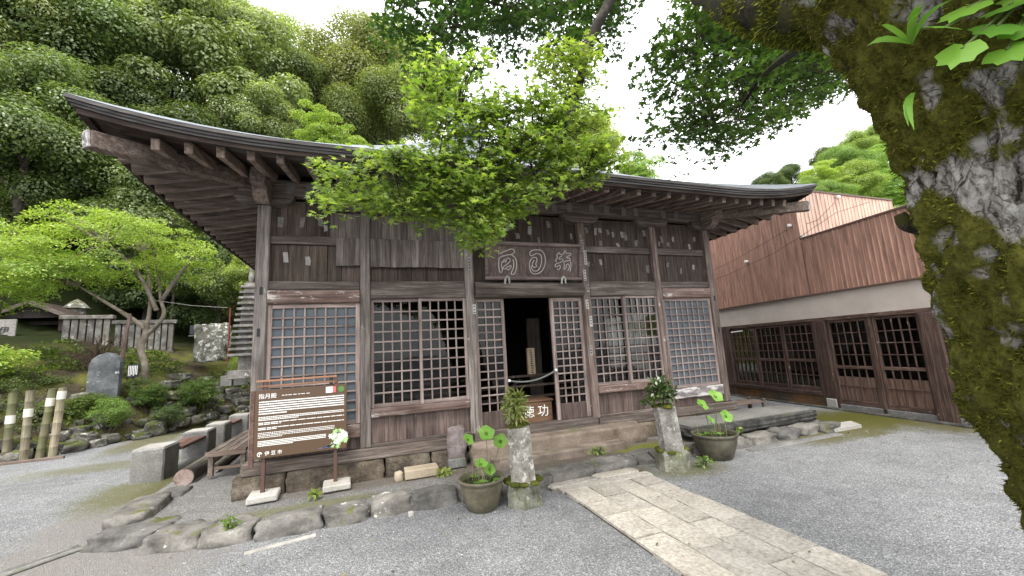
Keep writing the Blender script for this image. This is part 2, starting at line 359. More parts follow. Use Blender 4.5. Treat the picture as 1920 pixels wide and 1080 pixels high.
def gravel_mat(name, tint, front):
    m = NT(name); co = m.obj(False)
    v1 = m.n('TexVoronoi', None, Vector=co, Scale=98.0); v2 = m.n('TexVoronoi', None, Vector=co, Scale=200.0)
    c1 = m.ramp(m.n('SeparateColor', None, Color=v1.outputs['Color']).outputs[0], [(0., (.11,.113,.117)), (.45, (.205,.21,.216)), (.8, (.3,.306,.31)), (1., (.56,.56,.555))])
    c2 = m.ramp(m.n('SeparateColor', None, Color=v2.outputs['Color']).outputs[1], [(0., (.08,.083,.087)), (.5, (.22,.226,.232)), (1., (.5,.5,.5))])
    col = m.mix(.42, c1, c2); edge = m.ramp(v1.outputs['Distance'], [(.25, 1.), (.8, .5)]); col = m.mix(.75, col, edge, 'MULTIPLY')
    big = m.noise(co, .55, 6, .62); col = m.mix(.55, col, m.ramp(big, [(.3, .62), (.5, 1.), (.7, 1.25)]), 'MULTIPLY'); med = m.noise(co, 4.5, 5, .6); col = m.mix(.4, col, m.ramp(med, [(.3, .65), (.7, 1.3)]), 'MULTIPLY'); col = m.mix(1., col, tint, 'MULTIPLY')
    nn = m.noise(co, 2.1, 8, .7); fn = m.noise(co, 30, 4, .7)
    def patch(cx, cy, rx, ry, soft=.35):
        d = m.n('VectorMath', dict(operation='MULTIPLY'), i0=m.n('VectorMath', dict(operation='SUBTRACT'), i0=co, i1=(cx, cy, 0)), i1=(1/rx, 1/ry, 0))
        L = m.n('VectorMath', dict(operation='LENGTH'), i0=d).outputs['Value']
        q = m.math('ADD', L, m.math('MULTIPLY', m.math('SUBTRACT', nn, .5), 1.5)); q = m.math('ADD', q, m.math('MULTIPLY', m.math('SUBTRACT', fn, .5), .9))
        return m.ramp(q, [(max(.02, 1-soft)*.5, 1.), (min(1.9, 1+soft)*.5, 0.)]) if False else m.math('SUBTRACT', 1., m.n('MapRange', None, Value=q, From_Min=1-soft, From_Max=1+soft).outputs[0])
    for cx, cy, rx, ry, c in front:
        k = c[3] if len(c) > 3 else 1.
        col = m.mix(m.math('MULTIPLY', patch(cx, cy, rx, ry), k, True), col, m.mix(fn, tuple(x*.55 for x in c[:3]), tuple(x*1.5 for x in c[:3])))
    h = m.math('ADD', m.math('MULTIPLY', v1.outputs['Distance'], -1.), m.math('MULTIPLY', v2.outputs['Distance'], -.5))
    return m.done(m.bsdf(col, .85, m.bump(h, 1., .012), .25))
MOSSY, SAND, EARTH = (.085,.078,.018), (.23,.215,.195), (.13,.105,.08)
M_GRAVEL = gravel_mat('grey_gravel', (1.2,1.19,1.18), [
    (6.1, -.7, 2.2, .85, (.085,.083,.012)), (5.0, -1.0, 1.1, .5, (.1,.095,.02)), (7.2, -1.9, 1.3, .8, (.1,.09,.03)), (4.4, -1.2, 1.0, .35, (.14,.13,.07,.7)), (-4.7, -1.2, 1.1, .75, SAND+(.85,)), (-5.2, .3, .45, 1.6, SAND+(.8,)),
    (-5.45, 1.5, .5, .75, (.13,.13,.05,.8)), (-5.0, 3.2, .35, 2.0, MOSSY), (-6.6, 3.6, 1.4, .4, (.14,.14,.06,.6)), (-7.2, 6.4, .5, 1.4, (.12,.11,.04,.8)), (.3, -1.15, .9, .22, MOSSY+(.8,)),
    (1.45, -1.45, .5, .28, (.12,.12,.05,.8)), (-6.3, 8.6, 1., 1.5, (.1,.1,.03,.8))])
M_TERR = gravel_mat('terrace_gravel', (1.05,1.0,.94), [(.3, -.45, 1.6, .45, EARTH+(.9,)), (1.45, -.62, .55, .18, (.16,.17,.03)), (-2.0, -.25, 1.3, .22, EARTH+(.7,)), (-3.0, -.75, .9, .14, (.15,.15,.05,.6)), (3.6, -.6, 1.6, .5, (.1,.09,.06,.8))])
def soil_mat():
    m = NT('mossy_slope_soil'); co = m.obj(False); n1 = m.noise(co, 1.3, 9, .7); n2 = m.noise(co, 22, 5, .7)
    col = m.ramp(n1, [(.3, (.04,.032,.022)), (.45, (.085,.07,.046)), (.54, (.11,.11,.03)), (.72, (.17,.17,.05))])
    col = m.mix(.6, col, m.ramp(n2, [(.3, .3), (.7, 1.7)]), 'MULTIPLY')
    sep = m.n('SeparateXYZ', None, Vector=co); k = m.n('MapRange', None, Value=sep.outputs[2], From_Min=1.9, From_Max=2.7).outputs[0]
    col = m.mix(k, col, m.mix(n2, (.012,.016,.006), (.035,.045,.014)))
    return m.done(m.bsdf(col, .95, m.bump(m.math('ADD', n1, n2), 1., .06), .1))
M_SOIL = soil_mat()

# ================================================================== SETTING: ground, terrace, kerb, path, terrain
GZ = -0.13
solo('ground', MB().poly([(-300,-300,GZ),(300,-300,GZ),(300,300,GZ),(-300,300,GZ)]), M_GRAVEL, kind='structure')
terr = [(-4.62,.0),(-4.55,-.4),(-4.0,-.72),(-3.4,-.95),(-2.5,-.98),(-1.5,-.98),(-.4,-.98),(.6,-.9),(1.6,-.86),(3.0,-.9),(4.2,-.9),(4.6,-.75),(4.75,-.3),(4.75,7.6),(-4.62,7.6)]
solo('terrace', MB().prism(terr, GZ-.02, -.03), M_TERR, kind='structure')

kerb = tag(thing('stone_kerb', None, None), kind='structure')
def kst(x0, x1, y, zt, d=.34, seed=0, rz=0., sq=.42, drop=0.):
    zt = zt*.55-.05; z0 = GZ-.12; part('stone', MB().stone(((x0+x1)/2, y+.02, (zt+z0)/2-drop), ((x1-x0)*.99, d*1.12, (zt-z0)*1.08), seed, .1, .5, 11, rz, 1.5), S['kerb'], kerb, True)
for i, (x0, x1, y, zt, d, rz) in enumerate([(-4.86,-4.2,-.55,.07,.42,-.33),(-4.32,-3.78,-.84,.06,.4,-.22),(-3.84,-3.38,-.96,.07,.36,-.08),(-3.4,-2.8,-1.02,.085,.34,.03),(-2.82,-2.37,-1.0,.06,.34,.0),
        (-2.37,-1.96,-.98,.1,.34,.05),(-1.97,-1.45,-1.0,.08,.36,0.),(-1.46,-1.0,-1.06,.06,.3,.0),(-.98,-.5,-1.02,.05,.36,0.),(-.52,-.28,-1.0,.04,.34,0.),(-.36,.26,-.98,.065,.36,.04),
        (.24,.98,-.9,.05,.34,.03),(.97,1.45,-.87,.05,.34,0.),(1.44,1.9,-.88,.06,.34,0.),(1.88,2.34,-.92,.06,.34,0.),(2.3,2.98,-.92,.075,.34,.02),(2.98,3.52,-.92,.07,.34,0.),(3.5,4.05,-.9,.09,.36,.0),(4.02,4.5,-.86,.1,.38,.1),(4.42,5.0,-.62,.1,.4,.5)]):
    kst(x0, x1, y, zt, d, i+1, rz)
part('stone', MB().stone((-4.72,-.02,-.03),(.36,.85,.2),31,.07,.4,8,.05), S['kerb'], kerb, True)
part('stone', MB().stone((-4.66,.62,-.06),(.3,.42,.14),32,.07,.4,7,.0), S['kerb'], kerb, True)
part('stone', MB().stone((4.75,-.95,-.1),(.5,.3,.16),33,.08,.4,7,.3), S['kerb'], kerb, True)
solo('kerb_strip', MB().box(-5.02,-4.82,.35,6.5,GZ-.02,-.085,.012), S['conc'], kind='structure')
solo('kerb_edge', MB().box(2.7,4.6,-1.3,-1.16,GZ-.03,-.118,.006), S['conc'], kind='structure')
# drain channel  with its grate, bottom left
dr = tag(thing('drain_channel', None, None), kind='structure')
dv = (Vector((-5.6,-1.35,0))-Vector((-4.86,-.5,0))).normalized(); dn = Vector((-dv.y, dv.x, 0)); d0 = Vector((-4.95,-.5,GZ+.006))
part('channel_bed', MB().beam(d0-Vector((0,0,.008)), d0-Vector((0,0,.008))+dv*1.9, .2, .01, 0), M_BLACK, dr)
for k in range(4):
    p = d0+dn*(k-1.5)*.045; part('grate_bar', MB().beam(p, p+dv*1.9, .034, .016, .003), S['conc'], dr)

path = tag(thing('stone_path', None, None), kind='structure')
cols = [(-.335,-.055,[-1.47,-1.9,-2.24,-2.73,-3.5,-4.3]),(-.045,.24,[-1.47,-1.82,-2.24,-2.69,-3.08,-3.7,-4.3]),(.25,.5,[-1.47,-1.82,-2.37,-2.69,-3.02,-3.45,-4.0]),(.51,.8,[-1.49,-1.77,-2.25,-2.8,-3.42,-3.86])]
k = 0
for x0, x1, js in cols:
    for a, b in zip(js[:-1], js[1:]):
        k += 1; random.seed(k); e = lambda s=.006: random.uniform(-s, s)
        pts = [(x0+e(),a-.006+e()),((x0+x1)/2+e(),a-.005+e(.012)),(x1+e(),a-.006+e()),(x1+e(.008),(a+b)/2),(x1+e(),b+.004+e()),((x0+x1)/2+e(),b+.004+e(.012)),(x0+e(),b+.004+e()),(x0+e(.008),(a+b)/2)]
        part('paving_slab', MB().prism(pts, GZ-.05, GZ+.032+random.uniform(-.004,.004)), S['path'], path)
for x0, x1, y0, y1 in ((-.36,.86,-1.46,-1.32),):
    part('paving_slab', MB().box(x0,x1,y0,y1,GZ-.05,GZ+.03,.008), S['path'], path)
part('paving_slab', MB().stone((-.12,-1.24,GZ-.005),(.62,.16,.08),5,.08,.2,6), S['path'], path, True)
part('paving_slab', MB().stone((.5,-1.2,GZ-.005),(.6,.2,.08),6,.08,.2,6), S['path'], path, True)
m = NT('path_joint_dirt'); MJ = m.done(m.bsdf((.07,.055,.04), .95))
part('joint_bed', MB().box(-.34,.78,-4.2,-1.3,GZ-.06,GZ+.012), MJ, path)

# hillside behind and to the left
A0 = Vector((-9.5, 4.4)); TN = Vector((-.805, .594)); TT = Vector((.594, .805))
def hill(x, y):
    rel = Vector((x, y))-A0; s = rel.dot(TN); s += .35*noise.noise(Vector((x*.5, y*.5, 0)))
    pts = [(-1,-.6),(-.05,-.3),(.0,-.13),(.35,.25),(1.7,1.15),(2.4,1.55),(6.5,2.45),(9,3.2),(14,8.5),(30,25),(60,44),(100,50)]
    z = pts[-1][1] if s > 100 else pts[0][1]
    for (a, za), (b, zb) in zip(pts[:-1], pts[1:]):
        if a <= s <= b: z = za+(zb-za)*(s-a)/(b-a); break
    z2 = (y-15)*1.0*(1-max(0, min(1, (x-6)/22)))-1 if y > 14 else -.6
    z = max(z, min(z2, 30))
    if z > GZ: z += .12*noise.noise(Vector((x*1.7, y*1.7, 3)))+(.6*noise.noise(Vector((x*.3, y*.3, 5))) if z > 4 else 0)
    return z
def grid(xs, ys, fn):
    b = MB(); nx = len(xs)
    for y in ys:
        for x in xs: b.v.append(Vector((x, y, fn(x, y))))
    for j in range(len(ys)-1):
        for i in range(nx-1): b.f.append((j*nx+i, j*nx+i+1, (j+1)*nx+i+1, (j+1)*nx+i))
    return b
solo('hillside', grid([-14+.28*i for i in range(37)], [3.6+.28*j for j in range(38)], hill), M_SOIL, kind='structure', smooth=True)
def hill_far(x, y):
    if -13.7 < x < -4.3 and 4 < y < 13.4: return -1.5
    return hill(x, y)
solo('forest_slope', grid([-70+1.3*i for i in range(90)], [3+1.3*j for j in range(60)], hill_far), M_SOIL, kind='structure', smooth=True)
m = NT('distant_slope_undergrowth'); co = m.obj(False); MF = m.done(m.bsdf(m.ramp(m.noise(co, .25, 8, .7), [(.3, (.06,.1,.02)), (.7, (.2,.26,.05))]), .95))

# ================================================================== THE HALL
hall = thing('temple_hall', 'old dark timber hall with upturned eaves, lattice windows and open door', 'building', (0, 3.65, 0))
PX = [-3.652,-2.426,-.975,.975,2.426,3.652]; HD = 7.304
def hp(name, mb, mat, smooth=False, parent=None): return part(name, mb, mat, parent or hall, smooth)
# foundation stones
for i, (x0, x1) in enumerate([(-3.86,-3.32),(-3.31,-2.78),(-2.77,-2.2),(-2.19,-1.62),(-1.61,-1.12),(1.68,2.25),(2.26,2.9),(2.91,3.78)]):
    hp('foundation_stone', MB().stone(((x0+x1)/2, .08, .05), (x1-x0, .46, .3), i+40, .035, .12, 7, 0, 2.2), S['found'], True)
for i in range(6):
    hp('foundation_stone', MB().stone((-3.66, .7+i*1.1, .05), (.4, 1.08, .3), i+60, .035, .12, 5), S['found'], True)
hp('door_step', MB().stone((.28,-.12,.04), (2.72,.5,.42), 71, .02, .1, 9, .0, 2.), S['step'], True)
hp('door_step', MB().stone((.15,-.42,-.03), (2.0,.3,.22), 72, .04, .15, 8), S['step'], True)
# ground sill beams
hp('ground_sill', MB().box(-3.78,-1.02,-.1,.1,.2,.345,.012), W['beam'])
hp('ground_sill', MB().box(-1.0,.985,-.09,.12,.235,.372,.012), W['beam'])
hp('ground_sill', MB().box(1.0,3.82,-.1,.1,.2,.345,.012), W['beam'])
for x in (-3.652, 3.652): hp('ground_sill', MB().box(x-.09,x+.09,.11,HD,.19,.34,.012), W['raft'])
# posts
for i, x in enumerate(PX):
    wd = .075 if i in (0,5) else .066
    hp('post', MB().box(x-wd,x+wd,-.075,.075,.345,3.86,.014), W['post'] if i in (0,1,2) else W['postr'])
    if i in (0,5):
        for k in range(1,5): hp('post', MB().box(x-.075,x+.075,HD*k/4-.075,HD*k/4+.075,.34,3.86,.014), W['post'])
for x, z in ((PX[0]+.002,2.39),(PX[0]-.012,1.87),(PX[5],2.2),(PX[5],1.62)):
    hp('mortise', MB().box(x-.018,x+.018,-.079,-.06,z-.05,z+.05), M_BLACK)
# beams and rails between posts, bay by bay
def bay(i, in_=.066): return PX[i]+in_+.002, PX[i+1]-in_-.002
for i in range(5):
    a, b = bay(i)
    if i in (0,4):
        hp('lintel_beam', MB().box(a,b,-.05,.05,2.405,2.519,.01), W['beam'])
        hp('lintel_trim', MB().box(a,b,-.085,.03,2.225,2.398,.012), W['peel'])
    elif i == 2:
        hp('lintel_beam', MB().tube([(a,-.02,2.39),((a+b)/2,-.025,2.395),(b,-.02,2.39)], [.128,.134,.128], 12), W['beam'], True)
    else: hp('lintel_beam', MB().box(a,b,-.07,.05,2.275,2.519,.014), W['beam'])
    hp('mid_rail', MB().box(a,b,-.03,.05,3.02,3.135,.008), W['beam'])
    # boards above the lintel
    for z0, z1 in ((2.521,3.018),(3.137,3.62)):
        n = max(5, round((b-a)/.2)); xs = [a+(b-a)*k/n for k in range(n+1)]
        random.seed(i*7+int(z0*10)); xs = [xs[0]]+[x+random.uniform(-.03,.03) for x in xs[1:-1]]+[xs[-1]]
        for k in range(n):
            hp('wall_board', MB().box(xs[k]+.0015,xs[k+1]-.0015,.012+random.uniform(0,.01),.04,z0,z1,.003), W['board'])
# grey cladding boards hung over the second bay
random.seed(11)
def clad(x0, x1, z0, z1, y, wmin=.07, wmax=.13):
    x = x0
    while x < x1-.02:
        wd = min(random.uniform(wmin, wmax), x1-x)
        if x1-x-wd < .03: wd = x1-x
        hp('cladding_board', MB().box(x+.001,x+wd-.001,y+random.uniform(-.004,.004),y+.016,z0+random.uniform(-.006,.004),z1,.003), W['shing']); x += wd
clad(-2.87,PX[1]-.068,3.095,3.47,-.03); clad(PX[1]+.068,PX[2]-.068,3.095,3.47,-.03)
clad(-2.8,PX[1]-.068,2.735,3.12,-.052); clad(PX[1]+.068,PX[2]-.07,2.72,3.12,-.052)
# head beam with boat-shaped bracket arms
hp('head_beam', MB().box(-3.95,3.95,-.085,.085,3.665,3.875,.012), W['beam'])
for x in (PX[0], PX[5]): hp('head_beam', MB().box(x-.085,x+.085,-.45,HD+.4,3.66,3.87,.012), W['raft'])
for i, x in enumerate(PX):
    L = .34; pr = [(-L,3.664),(-L,3.61),(-L*.86,3.55),(-L*.55,3.515),(L*.55,3.515),(L*.86,3.55),(L,3.61),(L,3.664)]
    b = MB(); n = len(pr)
    for y in (-.1,.06): b.v += [Vector((x+px,y,pz)) for px, pz in pr]
    b.f += [tuple(range(n)), tuple(range(n,2*n))]+[(k,(k+1)%n,n+(k+1)%n,n+k) for k in range(n)]
    hp('bracket_arm', b, W['beam'])
    if i in (0,5):
        b = MB()
        for xx in (x-.08,x+.08): b.v += [Vector((xx,px,pz)) for px, pz in pr]
        b.f += [tuple(range(n)), tuple(range(n,2*n))]+[(k,(k+1)%n,n+(k+1)%n,n+k) for k in range(n)]
        hp('bracket_arm', b, W['raft'])
# lower walls
for i in (1,3):
    a, b = bay(i)
    hp('window_sill_beam', MB().box(a,b,-.085,.04,.71,.822,.012), W['peel'])
    hp('wall_ledge', MB().box(a,b,-.07,.03,.347,.385,.006), W['beam'])
    n = 6
    for k in range(n):
        hp('wall_panel', MB().box(a+(b-a)*k/n+.0008,a+(b-a)*(k+1)/n-.0008,-.012,.03,.386,.708,.002), W['panel'])
for i in (0,4):
    a, b = bay(i)
    hp('window_sill_beam', MB().box(a,b,-.085,.04,.49,.655,.012), W['peelw'] if i == 4 else W['peel'])
    hp('wall_panel', MB().box(a,b,-.01,.03,.347,.488,.004), W['panel'])
def lattice(x0, x1, z0, z1, y, nx, nz, fr=.05, bw=.02, back='glass', bottom=0., frb=.05):
    """a framed window or door of crossing bars: frame rails, every bar and the pane behind are pieces"""
    wdw = link('lattice_door' if bottom else 'lattice_window', None, hall)
    for xa in (x0, x1-fr): hp('stile', MB().box(xa,xa+fr,y-.02,y+.02,z0,z1,.004), W['latt'], parent=wdw)
    hp('frame_rail', MB().box(x0+fr,x1-fr,y-.02,y+.02,z1-fr,z1,.004), W['lath'], parent=wdw)
    zb = z0+(bottom or frb); hp('frame_rail', MB().box(x0+fr,x1-fr,y-.019,y+.019,z0,zb,.004), W['lath'] if not bottom else W['panel'], parent=wdw)
    xa, xb, za, zc = x0+fr, x1-fr, zb, z1-fr
    if back == 'glass': hp('pane', MB().box(xa,xb,y+.012,y+.016,za,zc), M_GLASS, parent=wdw)
    else: hp('pane', MB().box(xa,xb,y+.012,y+.02,za,zc), M_PANELB, parent=wdw)
    for k in range(1,nx+1):
        x = xa+(xb-xa)*k/(nx+1); hp('bar', MB().box(x-bw/2,x+bw/2,y-.012,y+.006,za,zc,.002), W['latt'], parent=wdw)
    for k in range(1,nz+1):
        z = za+(zc-za)*k/(nz+1); hp('bar', MB().box(xa,xb,y-.015,y+.008,z-bw/2,z+bw/2,.002), W['lath'], parent=wdw)
    return wdw
a, b = bay(0); lattice(a,b,.657,2.222,-.012,7,11,.055,.021,'panel')
a, b = bay(4); lattice(a,b,.657,2.222,-.012,7,11,.055,.021,'panel')
for i in (1,3):
    a, b = bay(i); mid = (a+b)/2
    lattice(a,mid+.02,.824,2.273,.014,4,9,.04,.02); lattice(mid-.02,b,.824,2.273,-.03,4,9,.04,.02)
a, b = bay(2)
lattice(a,-.44,.374,2.262,.02,2,13,.05,.02,bottom=.24); lattice(.33,b,.374,2.262,.02,3,13,.06,.02,bottom=.24)
# side and back walls, ceiling, floor (the room behind the lattice)
for x, s in ((PX[0],1),(PX[5],-1)):
    for k in range(4):
        y0, y1 = HD*k/4+.08, HD*(k+1)/4-.08
        if s < 0 and k == 1:
            hp('wall_board', MB().box(x-.03,x+.03,y0,y1,.34,.86), W['board']); hp('wall_board', MB().box(x-.03,x+.03,y0,y1,2.15,3.66), W['board'])
            hp('pane', MB().box(x-.006,x+.006,y0,y1,.86,2.15), M_FROST)
            for q in range(1,7): hp('bar', MB().box(x-.03,x-.01,y0+(y1-y0)*q/7-.012,y0+(y1-y0)*q/7+.012,.86,2.15), W['in'])
            for q in range(1,7): hp('bar', MB().box(x-.032,x-.008,y0,y1,.86+1.29*q/7-.012,.86+1.29*q/7+.012), W['in'])
        else:
            n = 7
            for q in range(n): hp('wall_board', MB().box(x-.03,x+.03-.004*(q%2),y0+(y1-y0)*q/n,y0+(y1-y0)*(q+1)/n-.002,.34,3.66), W['board'])
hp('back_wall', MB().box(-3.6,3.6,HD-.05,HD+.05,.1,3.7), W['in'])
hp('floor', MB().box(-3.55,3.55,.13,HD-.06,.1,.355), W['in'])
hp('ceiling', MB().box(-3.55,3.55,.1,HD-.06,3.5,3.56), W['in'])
# ---- roof
HS, CX, CY = 4.985, 0., 3.652
def lift(u):
    u = abs(u); return .235*((u-.55)/.45)**2.5 if u > .55 else 0.
ZE, RH = 3.795, 3.3
def side_pt(s, h, u):
    a, b = h*u, -h
    return [(CX+a, CY+b), (CX-b, CY+a), (CX-a, CY-b), (CX+b, CY-a)][s]
US = [-1+i/24 for i in range(49)]
rb = MB()
for s in range(4):
    base = len(rb.v); NV = 20
    for j in range(NV+1):
        v = j/NV
        for u in US:
            x, y = side_pt(s, HS*(1-v)+.002, u); z = ZE+lift(u)*(1-v)**3+RH*(.6*v+.4*v*v); rb.v.append(Vector((x, y, z)))
    n = len(US)
    for j in range(NV):
        for i in range(n-1): rb.f.append((base+j*n+i, base+j*n+i+1, base+(j+1)*n+i+1, base+(j+1)*n+i))
roof = hp('roof', rb, M_ROOF, True)
hp('finial', MB().lathe([(.5,0),(.5,.15),(.3,.2),(.25,.5),(.34,.55),(.2,.75),(.12,1.0),(.0,1.2)], (CX,CY,ZE+RH-.12), 16), M_ROOF, parent=roof)
def eave_ring(name, prof, mat):
    """prof: closed section (inset from the eave edge, dz below it) swept round the four sides"""
    for s in range(4):
        b = MB(); n = len(prof)
        for u in US:
            for ins, dz, lf in prof:
                x, y = side_pt(s, HS-ins, u); b.v.append(Vector((x, y, ZE+lift(u)*lf+dz)))
        for i in range(len(US)-1):
            for k in range(n): b.f.append((i*n+k, i*n+(k+1)%n, (i+1)*n+(k+1)%n, (i+1)*n+k))
        hp(name, b, mat, parent=roof)
eave_ring('eave_edge_board', [(.0,-.004,1),(.0,-.036,1),(.3,-.016,1),(.3,.06,1)], W['fasc'])
eave_ring('eave_edge_board', [(.02,-.038,1),(.02,-.066,1),(.32,-.05,1),(.32,-.02,1)], W['fasc'])
eave_ring('eave_edge_board', [(.036,-.068,1),(.036,-.094,1),(.34,-.075,.9),(.34,-.052,.95)], W['fasc'])
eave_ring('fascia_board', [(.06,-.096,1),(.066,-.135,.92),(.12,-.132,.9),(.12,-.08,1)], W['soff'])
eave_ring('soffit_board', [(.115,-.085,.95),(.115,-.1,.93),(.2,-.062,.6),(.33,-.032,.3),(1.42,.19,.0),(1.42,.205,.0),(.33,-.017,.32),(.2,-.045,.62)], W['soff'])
def raft_z(o, u): return 3.7+.205*(o-.33)+lift(u)*.3*(1-o/1.35)
n = 35; random.seed(3)
for i in range(n):
    x = -4.64+9.28*i/(n-1); u = x/HS; o_end = 1.42 if abs(x) < 3.6 else max(.05, 1.33-(abs(x)-3.652)-.05)
    p0 = (x, -1.15, raft_z(.18, u)); p1 = (x, -1.33+o_end, raft_z(o_end, u))
    if o_end > .45:
        hp('rafter', MB().beam(p0, p1, .075, .115, .006), W['raft'] if i not in (19,20) else W['peel'])
for sgn in (-1,1):
    for i in range(34):
        y = -1.02+.256*i; u = (y-CY)/HS; o_end = 1.42 if y > .05 else max(.05, 1.33+y-.05)
        xe = 3.652+1.33
        if o_end > .4:
            hp('rafter', MB().beam((sgn*(xe-.16),y,raft_z(.16,u)), (sgn*(xe-o_end),y,raft_z(o_end,u)), .075, .115, .006), W['raftx'])
    c = hp('corner_rafter', MB().beam((sgn*4.85,-1.2,3.655),(sgn*3.5,.15,3.83), .12, .17, .01), W['raft'])
    hp('cap', MB().beam((sgn*4.868,-1.218,3.651),(sgn*4.851,-1.201,3.654), .112, .16, .004), W['peelw'], parent=c)
# pale renewed rafter ends at the middle of the front
M_SLIP = plain('newer_paper_slip', (.44,.425,.4), .85, .1, .3, 14)
# paper slips pasted on boards and posts
random.seed(21); slips = []
for i in (3,4):
    a, b = bay(i)
    for _ in range(26 if i == 3 else 14): slips.append((random.uniform(a+.05,b-.05), random.choice([random.uniform(3.2,3.5), random.uniform(3.15,3.45), random.uniform(2.72,2.92)]), .0095))
a, b = bay(2)
for _ in range(14): slips.append((random.uniform(a+.1,b-.05), random.uniform(3.2,3.5), .0095))
for x, z in ((-3.48,3.32),(-3.22,3.33),(-3.0,3.36),(-2.93,3.26),(-3.4,2.84),(-3.14,2.8)): slips.append((x, z, .0095))
used = []
for x, z, y in slips:
    if any(abs(x-p) < .065 and abs(z-q) < .2 for p, q in used): continue
    used.append((x, z)); wd, h = random.uniform(.022,.034), random.uniform(.08,.15)
    rz = random.uniform(-.02,.02)
    b = MB(); j = lambda: random.uniform(-.006,.006)
    b.poly([(x-wd+j(),y,z-h/2+j()*2),(x+wd+j(),y,z-h/2+j()*2),(x+wd+j(),y,z+j()),(x+wd+rz+j(),y,z+h/2+j()),(x-wd+rz+j(),y,z+h/2+j()),(x-wd+j(),y,z+j())])
    hp('paper_slip', b, M_PAPERD if random.random() < .6 else M_PAPER)
for i, zs in ((2,((2.78,.2),(2.1,.14))),(3,((3.12,.2),(2.92,.24),(2.62,.18),(2.4,.12),(2.14,.15),(1.86,.17),(1.4,.16)))):
    for q, (z, h) in enumerate(zs):
        x = PX[i]+(.03 if q % 2 else -.012)+(.02 if i == 2 else 0); sl = hp('paper_slip', MB().box(x-.024,x+.024,-.079,-.0755,z-h/2,z+h/2), M_SLIP if q % 3 else M_PAPER)
        for t in range(int(h/.045)):
            z1 = z+h/2-.028-t*.044
            hp('ink_mark', MB().box(x-.014,x+.014,-.0805,-.0792,z1-.006,z1+.005).box(x-.004,x+.004,-.0805,-.0792,z1-.016,z1-.006).box(x-.014,x-.008,-.0805,-.0792,z1-.014,z1-.005), M_INK, parent=sl)
for x, y, z in ((-3.35,-.0875,3.76),(-3.12,-.0875,3.77),(-3.0,-.0875,3.77),(.5,-.0875,3.77),(.78,-.0875,3.77),(1.2,-.0875,3.77),(1.5,-.0875,3.77),(1.85,-.0875,3.77),(2.1,-.0875,3.77),(2.7,-.0875,3.77),(3.0,-.0875,3.77)):
    hp('paper_slip', MB().box(x-.045,x+.045,y,-.0852,z-.08,z+.08), M_PAPERD)

# ================================================================== ANNEX (right)
TH = R(8); AD = Vector((math.sin(TH), math.cos(TH), 0)); AN = Vector((-math.cos(TH), math.sin(TH), 0))   # along the wall / out of it
def AP(yv, out, z): return Vector((6.8+math.tan(TH)*yv, yv, z))+AN*out
def abox(b, y0, y1, o0, o1, z0, z1, bv=0.0):
    c = (AP(y0,o0,z0)+AP(y1,o1,z1))/2; return b.obox(c, AD, AN, Vector((0,0,1)), abs(y1-y0)/math.cos(TH)/2, abs(o1-o0)/2, abs(z1-z0)/2, bv)
annex = thing('annex_building', 'low building with red-brown ribbed metal siding over dark lattice windows', 'building', AP(0,-1,0))
def ap(name, b, mat, parent=None, smooth=False): return part(name, b, mat, parent or annex, smooth)
def siding_mat(name, c):
    m = NT(name); co = m.obj(False); n1 = m.noise(m.scale(co, (9,9,1.1)), 1.3, 6, .6, .9); n2 = m.noise(co, .8, 3, .5); n3 = m.noise(m.scale(co, (40,40,2)), 1, 4, .6)
    col = m.ramp(n1, [(.3, tuple(x*.55 for x in c)), (.5, c), (.7, tuple(min(1,x*1.35) for x in c))]); col = m.mix(.25, col, m.ramp(n3, [(.3,.5),(.7,1.4)]), 'MULTIPLY'); col = m.mix(.3, col, m.ramp(n2, [(.3,.75),(.7,1.2)]), 'MULTIPLY')
    return m.done(m.bsdf(col, .42, None, .45))
M_SID = siding_mat('red_brown_metal_siding', (.34,.2,.153)); M_SIDP = siding_mat('pink_brown_metal_siding', (.56,.365,.288))
M_PLAST = plain('pinkish_grey_plaster', (.5,.435,.39), .9, .1, .25, 1.5)
M_ACAP = plain('brown_metal_flashing', (.11,.065,.05), .5, .4)
M_LOWW = wood('rusty_low_board', (.04,.03,.022), (.09,.075,.06), (.16,.13,.1), 1, .0, red=(.2,.1,.04))
YT = .345
# upper siding: each rib-to-rib strip is a piece
YS = [-4.2+.1*i for i in range(46)]
for y in YS[:-1]:
    ap('siding_strip', abox(MB(), y+.001, y+.099, -.06+.006*((int(round(y*10)))%2), .0, 2.31, 3.56), M_SID)
    b = abox(MB(), y+.093, y+.107, -.02, .022, 2.31, 3.56); ap('siding_rib', b, M_SID)
y = YT
while y < 7.5:
    ap('siding_strip', abox(MB(), y+.001, y+.099, -.06, .002, 2.31, 4.72), M_SID); ap('siding_rib', abox(MB(), y+.093, y+.107, -.02, .022, 2.31, 4.72), M_SID); y += .1
ap('wall_core', abox(MB(), -4.2, 4.2, -2.5, -.075, 1.8, 3.5), M_PLAST); 
ap('parapet_cap', abox(MB(), -4.25, YT, -.1, .03, 3.56, 3.6, .004), M_ACAP)
ap('flat_roof', abox(MB(), -4.2, YT, -3.6, -.1, 3.42, 3.46), M_ACAP)
ap('drip_edge', abox(MB(), -4.2, 4.2, -.02, .05, 2.275, 2.308, .004), M_ACAP)
